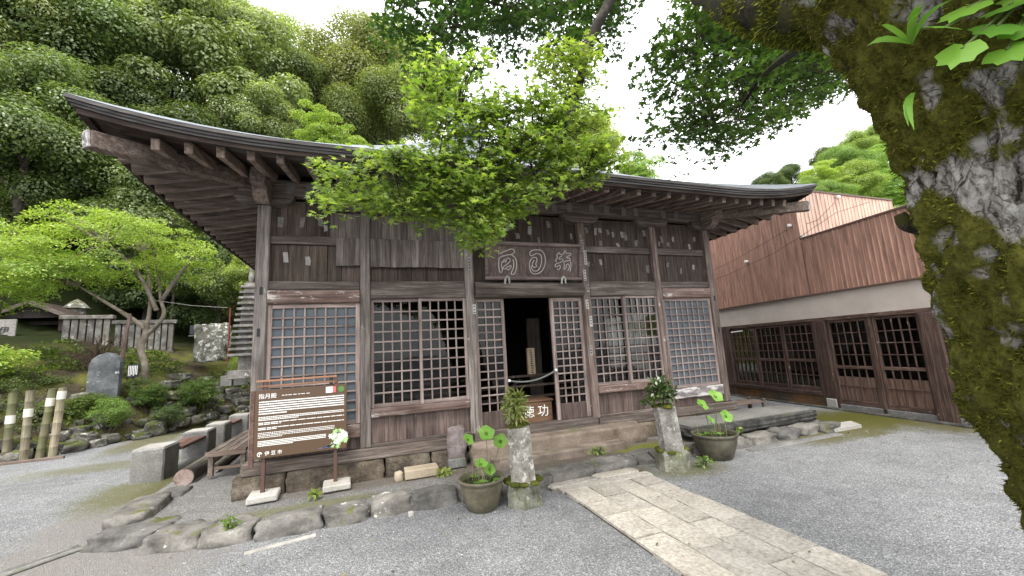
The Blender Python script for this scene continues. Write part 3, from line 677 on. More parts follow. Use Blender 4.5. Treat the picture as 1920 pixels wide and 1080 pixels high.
# set-back tall wall facing the yard
x0t, y0t = 6.85, YT
for i in range(28):
    x = x0t+i*.13; ap('siding_strip', MB().box(x+.001,x+.129,y0t-.012,y0t+.02,3.5,4.745), M_SIDP); ap('siding_rib', MB().box(x+.123,x+.135,y0t-.024,y0t-.008,3.5,4.745), M_SIDP)
ap('wall_core', MB().prism([(x0t+.1,y0t+.03),(x0t+3.6,y0t+.03),(x0t+3.6,y0t+3.6),(x0t+.7,y0t+3.6)], 3.4, 4.7), M_PLAST)
ap('parapet_cap', MB().box(x0t-.02,x0t+3.66,y0t-.04,y0t+.1,4.745,4.785,.004), M_ACAP)
ap('roof_flashing', MB().box(x0t+.0,x0t+3.0,y0t-.05,y0t-.02,3.6,3.64,.004), plain('pale_blue_flashing', (.42,.46,.5), .5))
# plaster band and window wall
ap('plaster_band', abox(MB(), -4.2, 7.5, -.3, -.03, 1.78, 2.275), M_PLAST)
ap('head_rail', abox(MB(), -4.2, 3.3, -.12, -.01, 1.7, 1.778, .008), W['annexx'])
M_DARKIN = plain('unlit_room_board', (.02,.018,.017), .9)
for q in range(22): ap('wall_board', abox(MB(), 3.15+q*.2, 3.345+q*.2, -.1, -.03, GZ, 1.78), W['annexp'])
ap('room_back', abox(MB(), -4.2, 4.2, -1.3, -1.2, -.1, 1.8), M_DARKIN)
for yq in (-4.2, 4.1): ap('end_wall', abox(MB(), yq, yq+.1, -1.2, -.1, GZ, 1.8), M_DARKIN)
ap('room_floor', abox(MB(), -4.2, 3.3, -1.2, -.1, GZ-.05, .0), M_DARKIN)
def awin(ya, yb, z0, z1, nx, nz, solid=None, thick=.045):
    f = link('lattice_window', None, annex)
    for yq in (ya, yb-thick): ap('stile', abox(MB(), yq, yq+thick, -.09, -.04, z0, z1, .004), W['annex'], f)
    ap('frame_rail', abox(MB(), ya+thick, yb-thick, -.09, -.042, z1-.05, z1, .004), W['annexx'], f); ap('frame_rail', abox(MB(), ya+thick, yb-thick, -.09, -.042, z0, z0+.09, .004), W['annexx'], f)
    zm = z0+(z1-z0)*.42; ap('frame_rail', abox(MB(), ya+thick, yb-thick, -.088, -.036, zm, zm+.06, .004), W['annexx'], f)
    ap('pane', abox(MB(), ya+thick, yb-thick, -.075, -.071, zm+.06, z1-.05), M_GLASSD, f)
    if solid: ap('lower_board', abox(MB(), ya+thick, yb-thick, -.082, -.07, z0+.09, zm-.16), W['annexp'], f); ap('pane', abox(MB(), ya+thick, yb-thick, -.075, -.071, zm-.158, zm), M_GLASSD, f)
    else: ap('pane', abox(MB(), ya+thick, yb-thick, -.075, -.071, z0+.09, zm), M_GLASSD, f)
    for k in range(1, nx+1):
        y = ya+thick+(yb-ya-2*thick)*k/(nx+1); ap('bar', abox(MB(), y-.011, y+.011, -.07, -.052, z0+.09, z1-.05, .002), W['annex'], f)
    for k in range(1, nz+1):
        for zz, a, b2 in (((zm+.06)+(z1-.05-zm-.06)*k/(nz+1), 0, 0),): ap('bar', abox(MB(), ya+thick, yb-thick, -.072, -.05, zz-.009, zz+.009, .002), W['annexx'], f)
    zz = (z0+.09+zm)/2-.03; ap('bar', abox(MB(), ya+thick, yb-thick, -.072, -.05, zz-.009, zz+.009, .002), W['annexx'], f)
for yc, h, mat in ((.28,.15,'annex'),(-1.68,.14,'annex'),(3.05,.09,'annex'),(-3.6,.14,'annex')):
    ap('post', abox(MB(), yc-h, yc+h, -.12, .02, GZ, 1.7, .012), W[mat])
ap('post_footing', abox(MB(), .14, .36, -.05, .035, GZ-.05, .07, .01), S['concl'])
ap('mullion', abox(MB(), -.77, -.69, -.1, -.02, -.12, 1.7, .008), W['annex'])
for ya, yb in ((2.12,2.93),(1.28,2.1),(.45,1.26)): awin(ya, yb, .2, 1.695, 4, 3)
for ya, yb in ((-.68,.12),(-1.53,-.78),(-2.7,-1.83),(-3.45,-2.72)): awin(ya, yb, -.02, 1.695, 4, 3, True)
ap('window_sill', abox(MB(), .44, 3.2, -.14, .03, .1, .198, .01), W['annexx'])
ap('low_wall', abox(MB(), .44, 3.2, -.12, -.03, GZ-.1, .1), M_LOWW)
ap('ground_sill', abox(MB(), -3.6, .12, -.12, -.02, GZ-.05, -.025, .008), S['conc'])
ap('gutter_board', abox(MB(), -3.8, 3.2, .02, .16, GZ-.05, GZ+.03, .008), S['slate'])
# wires, fittings
def wire(label, pts, r=.006, mat=None):
    return solo('power_cable', MB().tube(pts, r, 5), mat or M_BLACK, label, 'cable', pts[0])
wire('thin black cable sagging across the red-brown siding', [AP(4.0,.1,3.1), AP(2.6,.08,3.2), AP(1.0,.08,3.42), AP(.2,.1,3.62), (7.9,.15,4.2), (9.2,.15,4.55)])
wire('second black cable looping higher over the pink siding', [AP(3.8,.12,3.35), AP(2.2,.1,3.55), AP(.6,.1,3.85), (7.3,.2,4.0), (8.1,.25,4.5)])
for k, (p, l) in enumerate(((AP(1.9,.06,3.42),'small white cable clamp on siding near the hall eave'),(AP(.5,.06,3.95),'small white cable clamp on taller siding edge'),(Vector((8.35,.29,4.68)),'small white fitting at top of pink siding'))):
    solo('cable_clamp', MB().box(p.x-.05,p.x+.05,p.y-.03,p.y+.03,p.z-.03,p.z+.03,.01), M_WHITE, l, 'clamp', p)
lt = thing('tube_lamp', 'white tube lamp hanging under the annex head rail', 'lamp', AP(2.55,.1,1.62))
part('tube', MB().tube([AP(2.35,.1,1.62),AP(2.75,.1,1.6)], .014, 8), M_WHITE, lt); part('hanger', MB().tube([AP(2.55,.1,1.63),AP(2.55,.1,1.72)], .006, 5), M_BLACK, lt)

# low plank bench behind the hall's right corner
pb = thing('plank_stand', 'small weathered plank stand between hall corner and annex', 'stand', (5.0,.7,GZ))
for k in range(3): part('plank', MB().box(4.2,5.25,.5+k*.14,.63+k*.14,.12,.155,.006), W['benchx'], pb)
for x, y in ((4.3,.55),(5.2,.52),(4.3,.85),(5.2,.85)): part('leg', MB().box(x-.03,x+.03,y-.03,y+.03,GZ,.12 if x < 5 else .2,.005), W['bench'], pb)

# ================================================================== THINGS ON THE HALL
def text(name, body, size, loc, rot, mat, parent, sx=1., fill=True, bevel=0.0, extrude=.002):
    cu_ = bpy.data.curves.new(name, 'FONT'); cu_.body = body; cu_.size = size; cu_.align_x = 'CENTER'; cu_.align_y = 'CENTER'
    cu_.extrude = extrude; cu_.resolution_u = 2
    if not fill: cu_.fill_mode = 'NONE'; cu_.bevel_depth = bevel; cu_.extrude = 0
    cu_.materials.append(mat); o = bpy.data.objects.new(name, cu_); COL.objects.link(o); o.parent = parent
    bpy.context.view_layer.update(); me = bpy.data.meshes.new_from_object(o.evaluated_get(bpy.context.evaluated_depsgraph_get())); bpy.data.objects.remove(o)
    o = link(name, me, parent, Vector(loc)-wloc(parent)); o.rotation_euler = rot; o.scale = (sx,1,1); return o
pq = thing('name_plaque', 'long wooden name plaque with three outlined characters above the door', 'plaque', (.04,-.1,2.52))
PX0, PX1, PZ0, PZ1, PY = -.76, .86, 2.525, 3.095, -.13
tl = .16   # leans forward at the top
def pqy(z): return PY-(z-PZ0)*tl
def pbeam(p0, p1, wd, h): return MB().beam(p0, p1, wd, h, .01)
n = 5
for k in range(n):
    x = PX0+.06+(PX1-PX0-.12)*k/n; x2 = PX0+.06+(PX1-PX0-.12)*(k+1)/n
    part('plaque_board', MB().obox(Vector(((x+x2)/2,(pqy(PZ0)+pqy(PZ1))/2+.012,(PZ0+PZ1)/2)), Vector((1,0,0)), Vector((0,1,tl)).normalized(), Vector((0,-tl,1)).normalized(), (x2-x)/2-.0006, .01, (PZ1-PZ0)/2-.045, .001), W['plaq'], pq)
for z in (PZ0+.025, PZ1-.025): part('frame_rail', MB().beam((PX0,pqy(z)-.01,z),(PX1,pqy(z)-.01,z), .06, .055, .012), W['plaqf'], pq)
for x in (PX0+.028, PX1-.028): part('frame_rail', MB().beam((x,pqy(PZ0+.054)-.008,PZ0+.054),(x,pqy(PZ1-.054)-.008,PZ1-.054), .05, .056, .012, up=(0,1,0)), W['plaqf'], pq)
def stroke(pts):
    # traced in plaque units: x 0..1755 (px), y 0..1080 of the photo's plaque close-up; plaque spans x 290..1480, y 255..745
    P = []
    for x, y in pts:
        X = PX0+(x-290)/1190*(PX1-PX0); Z = PZ1-(y-(255+(x-290)/1190*40))/475*(PZ1-PZ0); P.append(Vector((X, pqy(Z)-.004, Z)))
    Q = [P[0]]
    for i in range(len(P)-1):     # smooth the polyline a little
        a, b = P[max(i-1,0)], P[min(i+2,len(P)-1)]
        for t in (.33,.67,1.):
            p1, p2 = P[i], P[i+1]; Q.append(.5*((2*p1)+(p2-a)*t+(2*a-5*p1+4*p2-b)*t*t+(3*p1-3*p2+b-a)*t**3))
    return Q
GLY = [
 ('character_moon', [[(818,402),(840,375),(900,363),(960,372),(1000,420),(1012,490),(1004,560),(980,620),(930,662),(878,672),(838,650),(820,600),(815,540),(832,490),(860,462),(895,462),(908,480),(900,520),(892,548),(904,572),(880,586),(856,574),(850,540),(866,510),(872,490)],
   [(818,402),(826,432),(850,437),(885,414),(930,414),(958,440),(966,490),(958,550),(938,600),(905,632),(872,634),(845,606),(836,560)]]),
 ('character_hall', [[(447,378),(456,412),(500,388),(560,366),(600,350),(630,366),(630,398),(595,422),(560,424),(500,440),(470,452),(452,480),(450,580),(470,645),(492,620),(482,560),(492,500)],
   [(595,422),(640,460),(660,520),(655,600),(632,662),(606,672),(596,650),(618,600),(626,540),(616,480)],[(500,520),(515,480),(530,520),(545,470),(575,470),(585,500),(560,530),(520,560),(495,590),(520,600),(560,570),(600,560),(570,610),(540,600)]]),
 ('character_finger', [[(1160,430),(1190,398),(1200,425),(1220,420),(1225,445),(1195,460),(1190,490),(1230,480),(1235,505),(1200,530),(1150,545),(1135,575),(1160,585),(1195,560),(1200,600),(1180,625),(1160,610)],[(1155,430),(1165,470),(1140,505),(1160,520)],
   [(1255,400),(1268,375),(1285,410),(1335,408),(1340,430),(1300,450),(1285,470),(1325,475),(1330,500),(1290,510),(1250,520),(1255,560),(1250,620),(1275,600),(1285,560),(1310,550),(1320,600),(1300,640)],[(1240,420),(1255,400)],[(1335,510),(1342,580),(1330,650)]])]
for nm, strokes in GLY:
    b = MB()
    for s in strokes: b.tube(stroke(s), .0075, 5)
    part(nm, b, plain('faded_white_paint', (.42,.39,.37), .8), pq)
for x in (-.42,.52):
    part('hook', MB().tube([(x-.04,-.17,2.46),(x-.035,-.19,2.54),(x-.01,-.2,2.57),(x+.02,-.19,2.54),(x+.035,-.17,2.47)], [.014,.018,.018,.018,.012], 8), S['concl'], pq)

rp = thing('rope_barrier', 'grey rope slung low across the open doorway', 'rope', (-.05,-.02,1.0))
pts = [(-.43+.77*t, -.03, 1.03+.1*t-.62*.35*(t*(1-t))*1.4) for t in [i/12 for i in range(13)]]
part('rope', MB().tube(pts, .013, 6), M_ROPE, rp)
for q in (pts[0], pts[-1]): part('hook', MB().stone(q, (.04,.04,.04), 1, .02, 1., 3), M_WHITE, rp)

ob = thing('offering_box', 'brown wooden offering box with white characters just inside the door', 'box', (.1,.3,.355))
part('body', MB().box(-.28,.32,.16,.5,.357,.66,.008), W['box'], ob); part('rim', MB().box(-.3,.34,.14,.52,.66,.69,.006), W['box'], ob)
text('lettering', '徳', .19, (-.08,.155,.51), (R(90),0,0), M_SNOW, ob); text('lettering', '功', .19, (.16,.155,.51), (R(90),0,0), M_SNOW, ob)

mp = thing('memorial_post', 'pale upright wooden tablet with brushed writing inside the dark hall', 'tablet', (.16,.5,1.06))
M_PALEW = wood('pale_interior_post_wood', (.3,.22,.15), (.45,.35,.25), (.55,.45,.34), 2, .0)
part('post', MB().box(.09,.225,.5,.56,1.06,1.49,.006), M_PALEW, mp)
b = MB(); random.seed(4)
for k in range(11): 
    z = 1.45-k*.036; b.box(.135+random.uniform(-.012,.012),.18+random.uniform(-.012,.012),.497,.499,z-.005,z+.005).box(.152,.162,.4965,.499,z-.014,z+.012)
part('ink_mark', b, M_INK, mp)
rl = thing('altar_railing', 'dark wooden railing across the inside of the hall', 'railing', (0,.56,.355))
for z in (.7,.88,1.04): part('rail', MB().box(-2.2,2.2,.52,.59,z-.018,z+.018,.005), W['board'], rl)
for x in (-2.1,-1.2,-.3,.75,1.6,2.1): part('post', MB().box(x-.03,x+.03,.6,.66,.357,1.06,.006), W['board'], rl)
part('brace', MB().beam((-.5,.68,.62),(0.,.68,.98), .04, .04), W['board'], rl)
ib = thing('inner_board', 'tall dark plank leaning inside right of the doorway', 'board', (.55,1.3,.355))
part('plank', MB().box(.42,.68,1.28,1.34,.357,2.05,.006), wood('inner_plank_wood', (.03,.025,.022), (.06,.05,.045), (.1,.085,.08), 2), ib)

# ================================================================== SIGN
sg = thing('information_sign', 'brown information board with white text on two steel posts', 'sign', (-3.13,-.3,0))
sx0, sx1, sz0, sz1, sy = -3.615, -2.64, .43, 1.185, -.31
def sp(name, b, mat, parent=None): return part(name, b, mat, parent or sg)
pn = sp('panel', MB().box(sx0,sx1,sy,sy+.025,sz0,sz1,.003), M_SIGN)
sp('side_board', MB().box(sx0-.05,sx0-.002,sy+.005,sy+.045,sz0-.09,sz1+.0,.006), W['seat'])
for x in (-3.52,-2.765): sp('post', MB().box(x-.02,x+.02,sy+.028,sy+.07,.03,1.28,.003), M_SIGNF)
for z in (1.225,1.285): sp('top_rail', MB().box(sx0-.0,-2.755,sy+.02,sy+.028,z-.01,z+.012,.002), wood('orange_rail_wood', (.15,.07,.04), (.3,.16,.1), (.42,.26,.19), 0) if z < 1.23 else bpy.data.materials['orange_rail_wood'])
for x in (-3.53,-2.82): sp('hanger', MB().box(x-.022,x+.022,sy+.029,sy+.034,1.19,1.3), M_BLACK)
for x in (-3.52,-2.765):
    c = Vector((x+.02,-.28,.02)); sp('footing', MB().obox(c, Vector((1,.06,0)).normalized(), Vector((-.06,1,0)).normalized(), Vector((0,0,1)), .15, .15, .035, .012), S['concl'])
rx = (R(90),0,0)
text('title', '指月殿', .062, (sx0+.125,sy-.002,sz1-.075), rx, M_SNOW, pn); text('lettering', '伊 豆 市', .05, (sx0+.2,sy-.002,sz0+.045), rx, M_SNOW, pn)
random.seed(9)
def tlines(z, n, step, h, x0, x1, gap, last=1., name='text_line', dens=.8):
    for k in range(n):
        b = MB(); x = x0; e = x1 if k < n-1 else x0+(x1-x0)*last
        while x < e:
            L = random.uniform(gap*.6, gap*1.6); zz = z-k*step
            b.box(x,min(x+L*dens,e+.004),sy-.0025,sy-.0005,zz-h/2,zz+h/2); x += L
        sp(name, b, M_SNOW, pn)
tlines(sz1-.135, 6, .0265, .0135, sx0+.04, sx1-.035, .014, .32)
tlines(sz1-.305, 3, .0165, .0085, sx0+.04, sx1-.035, .016, .45); tlines(sz1-.368, 2, .0165, .008, sx0+.04, sx1-.035, .06, .25, dens=.88)
tlines(sz1-.425, 2, .0165, .008, sx0+.04, sx1-.035, .055, .2, dens=.88); tlines(sz1-.48, 4, .0165, .0075, sx0+.04, sx1-.14, .014, .3, dens=.7)
tlines(sz1-.57, 4, .0165, .0085, sx0+.04, sx1-.23, .018, .5, dens=.88); tlines(sz1-.075, 1, .01, .007, sx0+.27, sx0+.56, .05, 1., dens=.7)
sp('logo', MB().box(sx1-.235,sx1-.16,sy-.003,sy-.0005,sz1-.09,sz1-.02), M_SNOW, pn); sp('logo', MB().box(sx1-.16,sx1-.125,sy-.003,sy-.0005,sz1-.09,sz1-.02), M_PINK, pn)
b = MB(); b.poly([(sx1-.065+.036*math.cos(2*math.pi*k/20),sy-.0025,sz1-.055+.036*math.sin(2*math.pi*k/20)) for k in range(20)]); sp('logo', b, M_GREEN, pn)
b = MB(); b.tube([(sx0+.063+.022*math.cos(t),sy-.002,sz0+.045+.022*math.sin(t)) for t in [k*.35 for k in range(15)]], .004, 5); b.box(sx0+.05,sx0+.08,sy-.003,sy-.001,sz0+.05,sz0+.056).box(sx0+.06,sx0+.066,sy-.003,sy-.001,sz0+.03,sz0+.05); sp('logo', b, M_SNOW, pn)
# the printed flower picture in the corner
random.seed(5); bw, bgn, bbl = MB(), MB(), MB()
def petal(b, x, z, r, y):
    t0 = random.uniform(0,6.3); b.poly([(x+r*(1 if k % 2 else .45)*math.cos(t0+k*.628),y,z+r*(1 if k % 2 else .45)*math.sin(t0+k*.628)) for k in range(10)])
for k in range(26):
    t, r = random.uniform(0,6.3), .1*math.sqrt(random.random()); petal(bgn, sx1-.1+r*math.cos(t), sz0+.12+r*math.sin(t), .03, sy-.0022-.00004*k)
for k in range(20):
    t, r = random.uniform(0,6.3), .09*math.sqrt(random.random()); petal(bw, sx1-.095+r*math.cos(t), sz0+.145+r*math.sin(t)*.8, .027, sy-.0036-.00004*k)
for k in range(7): bbl.poly([(sx1-.33+.02*k,sy-.0046,sz0+.028+.004*(k%3)),(sx1-.2+.01*k,sy-.0046,sz0+.032+.005*k),(sx1-.16+.005*k,sy-.0046,sz0+.045+.006*k),(sx1-.24+.015*k,sy-.0046,sz0+.04+.005*k)])
sp('flower_print', bgn, plain('print_pale_green', (.34,.52,.22), .6, .2, .1), pn); sp('flower_print', bw, plain('print_petal', (.74,.8,.7), .6, .2, .1), pn); sp('flower_print', bbl, M_BLUE, pn)

# ================================================================== STONES, PILLARS, POTS BEFORE THE DOOR
us = thing('upright_stone', 'rough pinkish upright stone leaning by the door step', 'stone', (-1.28,-.16,0))
part('stone', MB().stone((-1.28,-.17,.28), (.24,.12,.43), 88, .09, .25, 10, .0, 1.5), S['pink'], us, True); part('base', MB().box(-1.4,-1.17,-.24,-.08,-.02,.1,.012), S['conc'], us)
solo('stone_block', MB().box(-1.97,-1.56,-.42,-.2,-.02,.085,.008), S['tan'], 'tan rectangular stone block beside the foundation', 'stone block', (-1.77,-.31,0))
solo('small_stone', MB().stone((-2.04,-.34,.02), (.1,.1,.11), 83, .12, .4, 5), S['tan'], 'small broken tan stone left of the tan block', 'stone', (-2.04,-.34,0), True)
solo('small_stone', MB().stone((-1.98,-1.25,GZ+.015), (.06,.05,.05), 84, .1, .5, 5), S['concl'], 'small white stone on gravel below the kerb', 'stone', (-1.98,-1.25,GZ), True)
solo('paving_strip', MB().beam((-3.4,-1.42,GZ+.004),(-2.85,-1.3,GZ+.004), .06, .016, .003), S['concl'], 'thin pale stone strip sunk in gravel before the left kerb', 'stone strip', (-3.1,-1.36,GZ))
sl_ = thing('slate_slab', 'large thick slate slab laid before the right corner of the hall', 'slab', (3.4,-.45,0))
b = MB().stone((3.42,-.47,.1), (2.62,.74,.16), 91, .03, .06, 12, -.0, 2.5); part('side', b, S['slate'], sl_, True)
part('top', MB().prism([(2.13,-.77),(4.66,-.78),(4.7,-.2),(3.9,-.12),(2.16,-.12)], .16, .192), S['slatet'], sl_)
solo('paving_plate', MB().prism([(4.58,-1.12),(5.3,-1.14),(5.5,-.86),(4.72,-.82)], GZ, GZ+.05), S['concl'], 'pale flat stone plate lying on moss before the annex', 'slab', (5.05,-1,GZ))

def pillar(label, x, y, lean, rz, z_top):
    t = thing('stone_pillar', label, 'pillar', (x,y,GZ)); ln = lean
    b = MB(); 
    for j in range(7):
        z = .1+(z_top-.1)*j/6; r = .148-.012*j/6
        for k in range(24):
            th = 2*math.pi*k/24; sec = (k % 4)/4.; oct_ = math.cos(math.pi/6)/math.cos((th % (math.pi/3))-math.pi/6); rr = r*oct_*(1+.05*noise.noise(Vector((th*2, z*7, x))))
            b.v.append(Vector((x+ln*(z-.1)+rr*math.cos(th+rz), y+rr*math.sin(th+rz), z)))
    for j in range(6):
        for k in range(24): b.f.append((j*24+k, j*24+(k+1)%24, (j+1)*24+(k+1)%24, (j+1)*24+k))
    b.f.append(tuple(6*24+k for k in range(24))); part('shaft', b, S['lich'], t)
    b = MB(); 
    for j, (r, z) in enumerate([(.205,GZ-.03),(.2,-.02),(.196,.06),(.17,.1),(.1,.115)]):
        for k in range(36):
            th = 2*math.pi*k/36; oct_ = math.cos(math.pi/6)/math.cos((th % (math.pi/3))-math.pi/6); rr = r*oct_*(1+.05*noise.noise(Vector((th*2, z*9, x+4))))
            b.v.append(Vector((x+rr*math.cos(th+rz), y+rr*math.sin(th+rz), z+.012*noise.noise(Vector((th*3,z,x))))))
    for j in range(4):
        for k in range(36): b.f.append((j*36+k, j*36+(k+1)%36, (j+1)*36+(k+1)%36, (j+1)*36+k))
    part('pedestal', b, S['lichb'], t)
    b = MB()
    for k in range(14):
        th = random.uniform(0,6.3); r = random.uniform(0,.12); b.stone((x+ln*z_top+r*math.cos(th),y+r*math.sin(th),z_top+.005),(.09,.09,.05),k,.15,.8,4)
    for k in range(16):
        th = random.uniform(0,6.3); b.stone((x+.165*math.cos(th),y+.165*math.sin(th),.1),(.09,.09,.035),k+20,.15,.8,4)
    part('moss', b, M_MOSS, t, True)
random.seed(12)
pillar('lichen-spotted stone pillar left of the path holding a bamboo-leaved plant', -.83, -1.5, -.04, .2, .655)
pillar('lichen-spotted stone pillar right of the path holding a dark leafy plant', 1.28, -1.33, -.1, .35, .64)
solo('iron_stub', MB().tube([(1.02,-1.3,.02),(.95,-1.28,.1)], .014, 6), M_BLACK, 'short rusty iron pipe stub behind the right pillar', 'pipe', (1.02,-1.3,0))

M_LOTUS = NT('lotus_leaf'); _c = M_LOTUS.obj(); _n = M_LOTUS.noise(_c, 9, 4, .6); _col = M_LOTUS.ramp(_n, [(.3, (.13,.3,.04)), (.7, (.26,.46,.09))])
_b = M_LOTUS.bsdf(_col, .5, None, .3); _t = M_LOTUS.n('BsdfTranslucent', None, Color=(.35,.6,.06)); _ms = M_LOTUS.n('MixShader', None, i0=.35); M_LOTUS.t.links.new(_b.outputs[0], _ms.inputs[1]); M_LOTUS.t.links.new(_t.outputs[0], _ms.inputs[2]); M_LOTUS = M_LOTUS.done(_ms)
M_STALK = plain('lotus_stalk', (.09,.12,.04), .6, .3); M_STRAW = plain('dry_stalk', (.3,.24,.12), .8)
M_WATER = NT('dark_pot_water'); M_WATER = M_WATER.done(M_WATER.bsdf((.015,.018,.012), .06, None, .5))
def lotus_leaf(c, r, tilt, az, cup=.25, seed=0):
    b = MB(); rot = Matrix.Rotation(az, 3, 'Z') @ Matrix.Rotation(tilt, 3, 'X'); n, m_ = 28, 5
    b.v.append(Vector(c))
    for j in range(1, m_+1):
        for k in range(n):
            th = 2*math.pi*k/n; q = j/m_; rr = r*q*(1+.05*math.sin(5*th+seed)*q); z = cup*r*q*q+.09*r*q*q*math.sin(4*th+seed)+.015*r*(k % 2)*q
            b.v.append(Vector(c)+rot@Vector((rr*math.cos(th), rr*math.sin(th), z)))
    for k in range(n): b.f.append((0, 1+k, 1+(k+1)%n))
    for j in range(m_-1):
        for k in range(n): b.f.append((1+j*n+k, 1+j*n+(k+1)%n, 1+(j+1)*n+(k+1)%n, 1+(j+1)*n+k))
    return b
def pot(label, plabel, x, y, r, h, leaves, stalks, seed):
    random.seed(seed)
    t = thing('lotus_pot', label, 'pot', (x,y,GZ)); pr = [(r*.6,0),(r*.66,.01),(r*.8,h*.3),(r*.92,h*.62),(r*.95,h*.8),(r*.93,h*.86),(r*1.02,h*.9),(r*1.05,h*.96),(r*1.03,h),(r*.93,h*.99),(r*.9,h*.9),(r*.86,h*.78)]
    part('body', MB().lathe(pr, (x,y,GZ), 48, cap=False), S['pot'], t, True)
    b = MB(); b.poly([(x+r*.88*math.cos(k*.262),y+r*.88*math.sin(k*.262),GZ+h*.84) for k in range(24)]); part('water', b, M_WATER, t)
    pl = thing('lotus_plant', plabel, 'plant', (x,y,GZ+h*.84)); zw = GZ+h*.84
    for i, (dx, dz, lr, tilt, az) in enumerate(leaves):
        dy = random.uniform(-.1,.1)
        p = (x+dx, y+dy, zw+dz); part('leaf', lotus_leaf(p, lr*.85, tilt, az, .25, i), M_LOTUS, pl, True)
        bx = x+dx*.55+random.uniform(-.05,.05); part('stalk', MB().tube([(bx,y+dy*.5,zw-.02),((bx+x+dx)/2+.012,y+dy*.8,zw+dz*.55),p], .004, 5), M_STALK, pl)
    for i in range(stalks):
        th, q = random.uniform(0,6.3), random.uniform(.2,.75)*r; hh = random.uniform(.08,.3)
        part('stalk', MB().tube([(x+q*math.cos(th),y+q*math.sin(th),zw-.01),(x+q*math.cos(th)+random.uniform(-.02,.02),y+q*math.sin(th),zw+hh)], .003, 4), M_STRAW if i % 2 else M_STALK, pl)
    for i in range(9):
        th, q = random.uniform(0,6.3), random.uniform(.2,.72)*r
        part('floating_leaf', lotus_leaf((x+q*math.cos(th),y+q*math.sin(th),zw+.006+i*.0025), random.uniform(.025,.05), .08, th, .12, i), M_LOTUS, pl, True)
pot('brown glazed lotus pot standing left of the path', 'lotus with round leaves rising from the left pot', -1.27, -1.42, .235, .31, [(-.14,.45,.075,.9,.6),(.07,.48,.1,.85,-.1),(.24,.37,.09,1.0,-.5),(-.02,.2,.08,.5,.2),(.08,.12,.07,1.0,.1)], 11, 3)
pot('brown glazed lotus pot standing right of the right pillar', 'lotus with pale leaves rising from the right pot', 2.08, -1.25, .29, .33, [(-.1,.42,.105,.85,.3),(.1,.52,.12,.8,.0),(.14,.26,.1,1.05,-.1),(-.04,.22,.07,.9,.4)], 11, 6)

# ================================================================== LEFT SIDE: benches, log, bamboo
def block(name_label, x0, x1, y0, y1, h):
    t = thing('bench_block', name_label, 'bench block', ((x0+x1)/2,(y0+y1)/2,GZ)); b = MB().box(x0,x1,y0,y1,GZ-.02,GZ+h,.02); part('block', b, S['conc'], t)
    part('top_edge', MB().box(x0+.02,x1-.02,y0+.02,y1-.02,GZ+h,GZ+h+.006,.002), S['concl'], t); return t
block('nearest large concrete bench block at left of the log', -5.68,-5.27,1.9,2.42,.47); block('second concrete bench block behind the nearest one', -5.6,-5.2,3.4,3.85,.46)
block('third concrete bench block from the camera', -5.52,-5.18,4.25,4.72,.46); block('farthest concrete bench block near the hall side', -5.5,-5.1,5.6,6.0,.46)
for (y0, y1, l) in ((2.42,3.4,'red-brown plank seat between the two nearest concrete blocks'),(4.72,5.6,'dark plank seat between the two farther concrete blocks')):
    t = thing('plank_bench', l, 'bench', (-5.42,(y0+y1)/2,.18))
    for k in range(2): part('slat', MB().box(-5.56+k*.17,-5.4+k*.17,y0+.001,y1-.001,.2,.25,.006), W['seat'], t)
lg = thing('fallen_log', 'long weathered log lying along the kerb beside the bench', 'log', (-4.72,1.1,0))
part('bark', MB().tube([(-4.71,1.02,.055),(-4.72,1.8,.05),(-4.74,2.7,.05),(-4.74,3.6,.06)], [.115,.11,.105,.1], 18, True, 3, .06), W['log'], lg, True)
b = MB(); b.poly([(-4.71+.11*math.cos(k*.349),1.017,.055+.11*math.sin(k*.349)) for k in range(18)]); part('cut_end', b, W['logend'], lg)
solo('fallen_log', MB().tube([(-4.5,1.45,.03),(-4.54,2.4,.03),(-4.56,3.4,.03)], .06, 12, True, 5, .1), W['log'], 'thinner dark log under the slatted bench', 'log', (-4.5,1.45,0), True)
bn = thing('slatted_bench', 'low slatted wooden bench beside the hall corner', 'bench', (-4.25,1.8,0))
for k in range(4): part('slat', MB().box(-4.48+k*.115,-4.375+k*.115,1.05,2.9,.3,.335,.006), W['bench'], bn)
part('end_rail', MB().box(-4.49,-4.01,1.02,1.048,.27,.34,.005), W['benchx'], bn)
for x in (-4.44,-4.06):
    for y in (1.12,2.7): part('leg', MB().box(x-.03,x+.03,y-.03,y+.03,0,.298,.005), W['bench'], bn)
part('stretcher', MB().box(-4.41,-4.09,1.11,1.14,.08,.12,.004), W['benchx'], bn)
M_BAMW = plain('pale_bamboo_band', (.62,.6,.52), .5, .3, .2)
bl = ['leftmost whole bamboo stake with a tan stained side','second greenish bamboo stake from the left edge','third leaning tan bamboo stake','rightmost bamboo stake with a white band near its top','bamboo stake cut off by the left edge of the photo']
for i, (x, x2, zt, wz) in enumerate([(-9.03,-9.04,1.23,.62),(-8.77,-8.79,1.25,.72),(-8.54,-8.45,1.25,.9),(-8.35,-8.3,1.26,1.02),(-9.27,-9.28,1.2,.5)]):
    t = thing('bamboo_stake', bl[i], 'bamboo stake', (x,5.2,GZ), 'bamboo stakes at the foot of the slope'); f = lambda z: (x+(x2-x)*(z-GZ)/1.38, 5.2, z)
    pts, rr = [], []
    for k in range(6):
        for q, r in ((0,.068),(.04,.063),(.9,.063),(.97,.067)):
            z = GZ+(zt-GZ)*(k+q)/6; pts.append(f(z)); rr.append(r)
    part('culm', MB().tube(pts, rr, 14), W['bamboo'], t, True)
    part('pale_band', MB().tube([f(wz),f(wz+.16)], .0685, 14, False), M_BAMW, t, True)
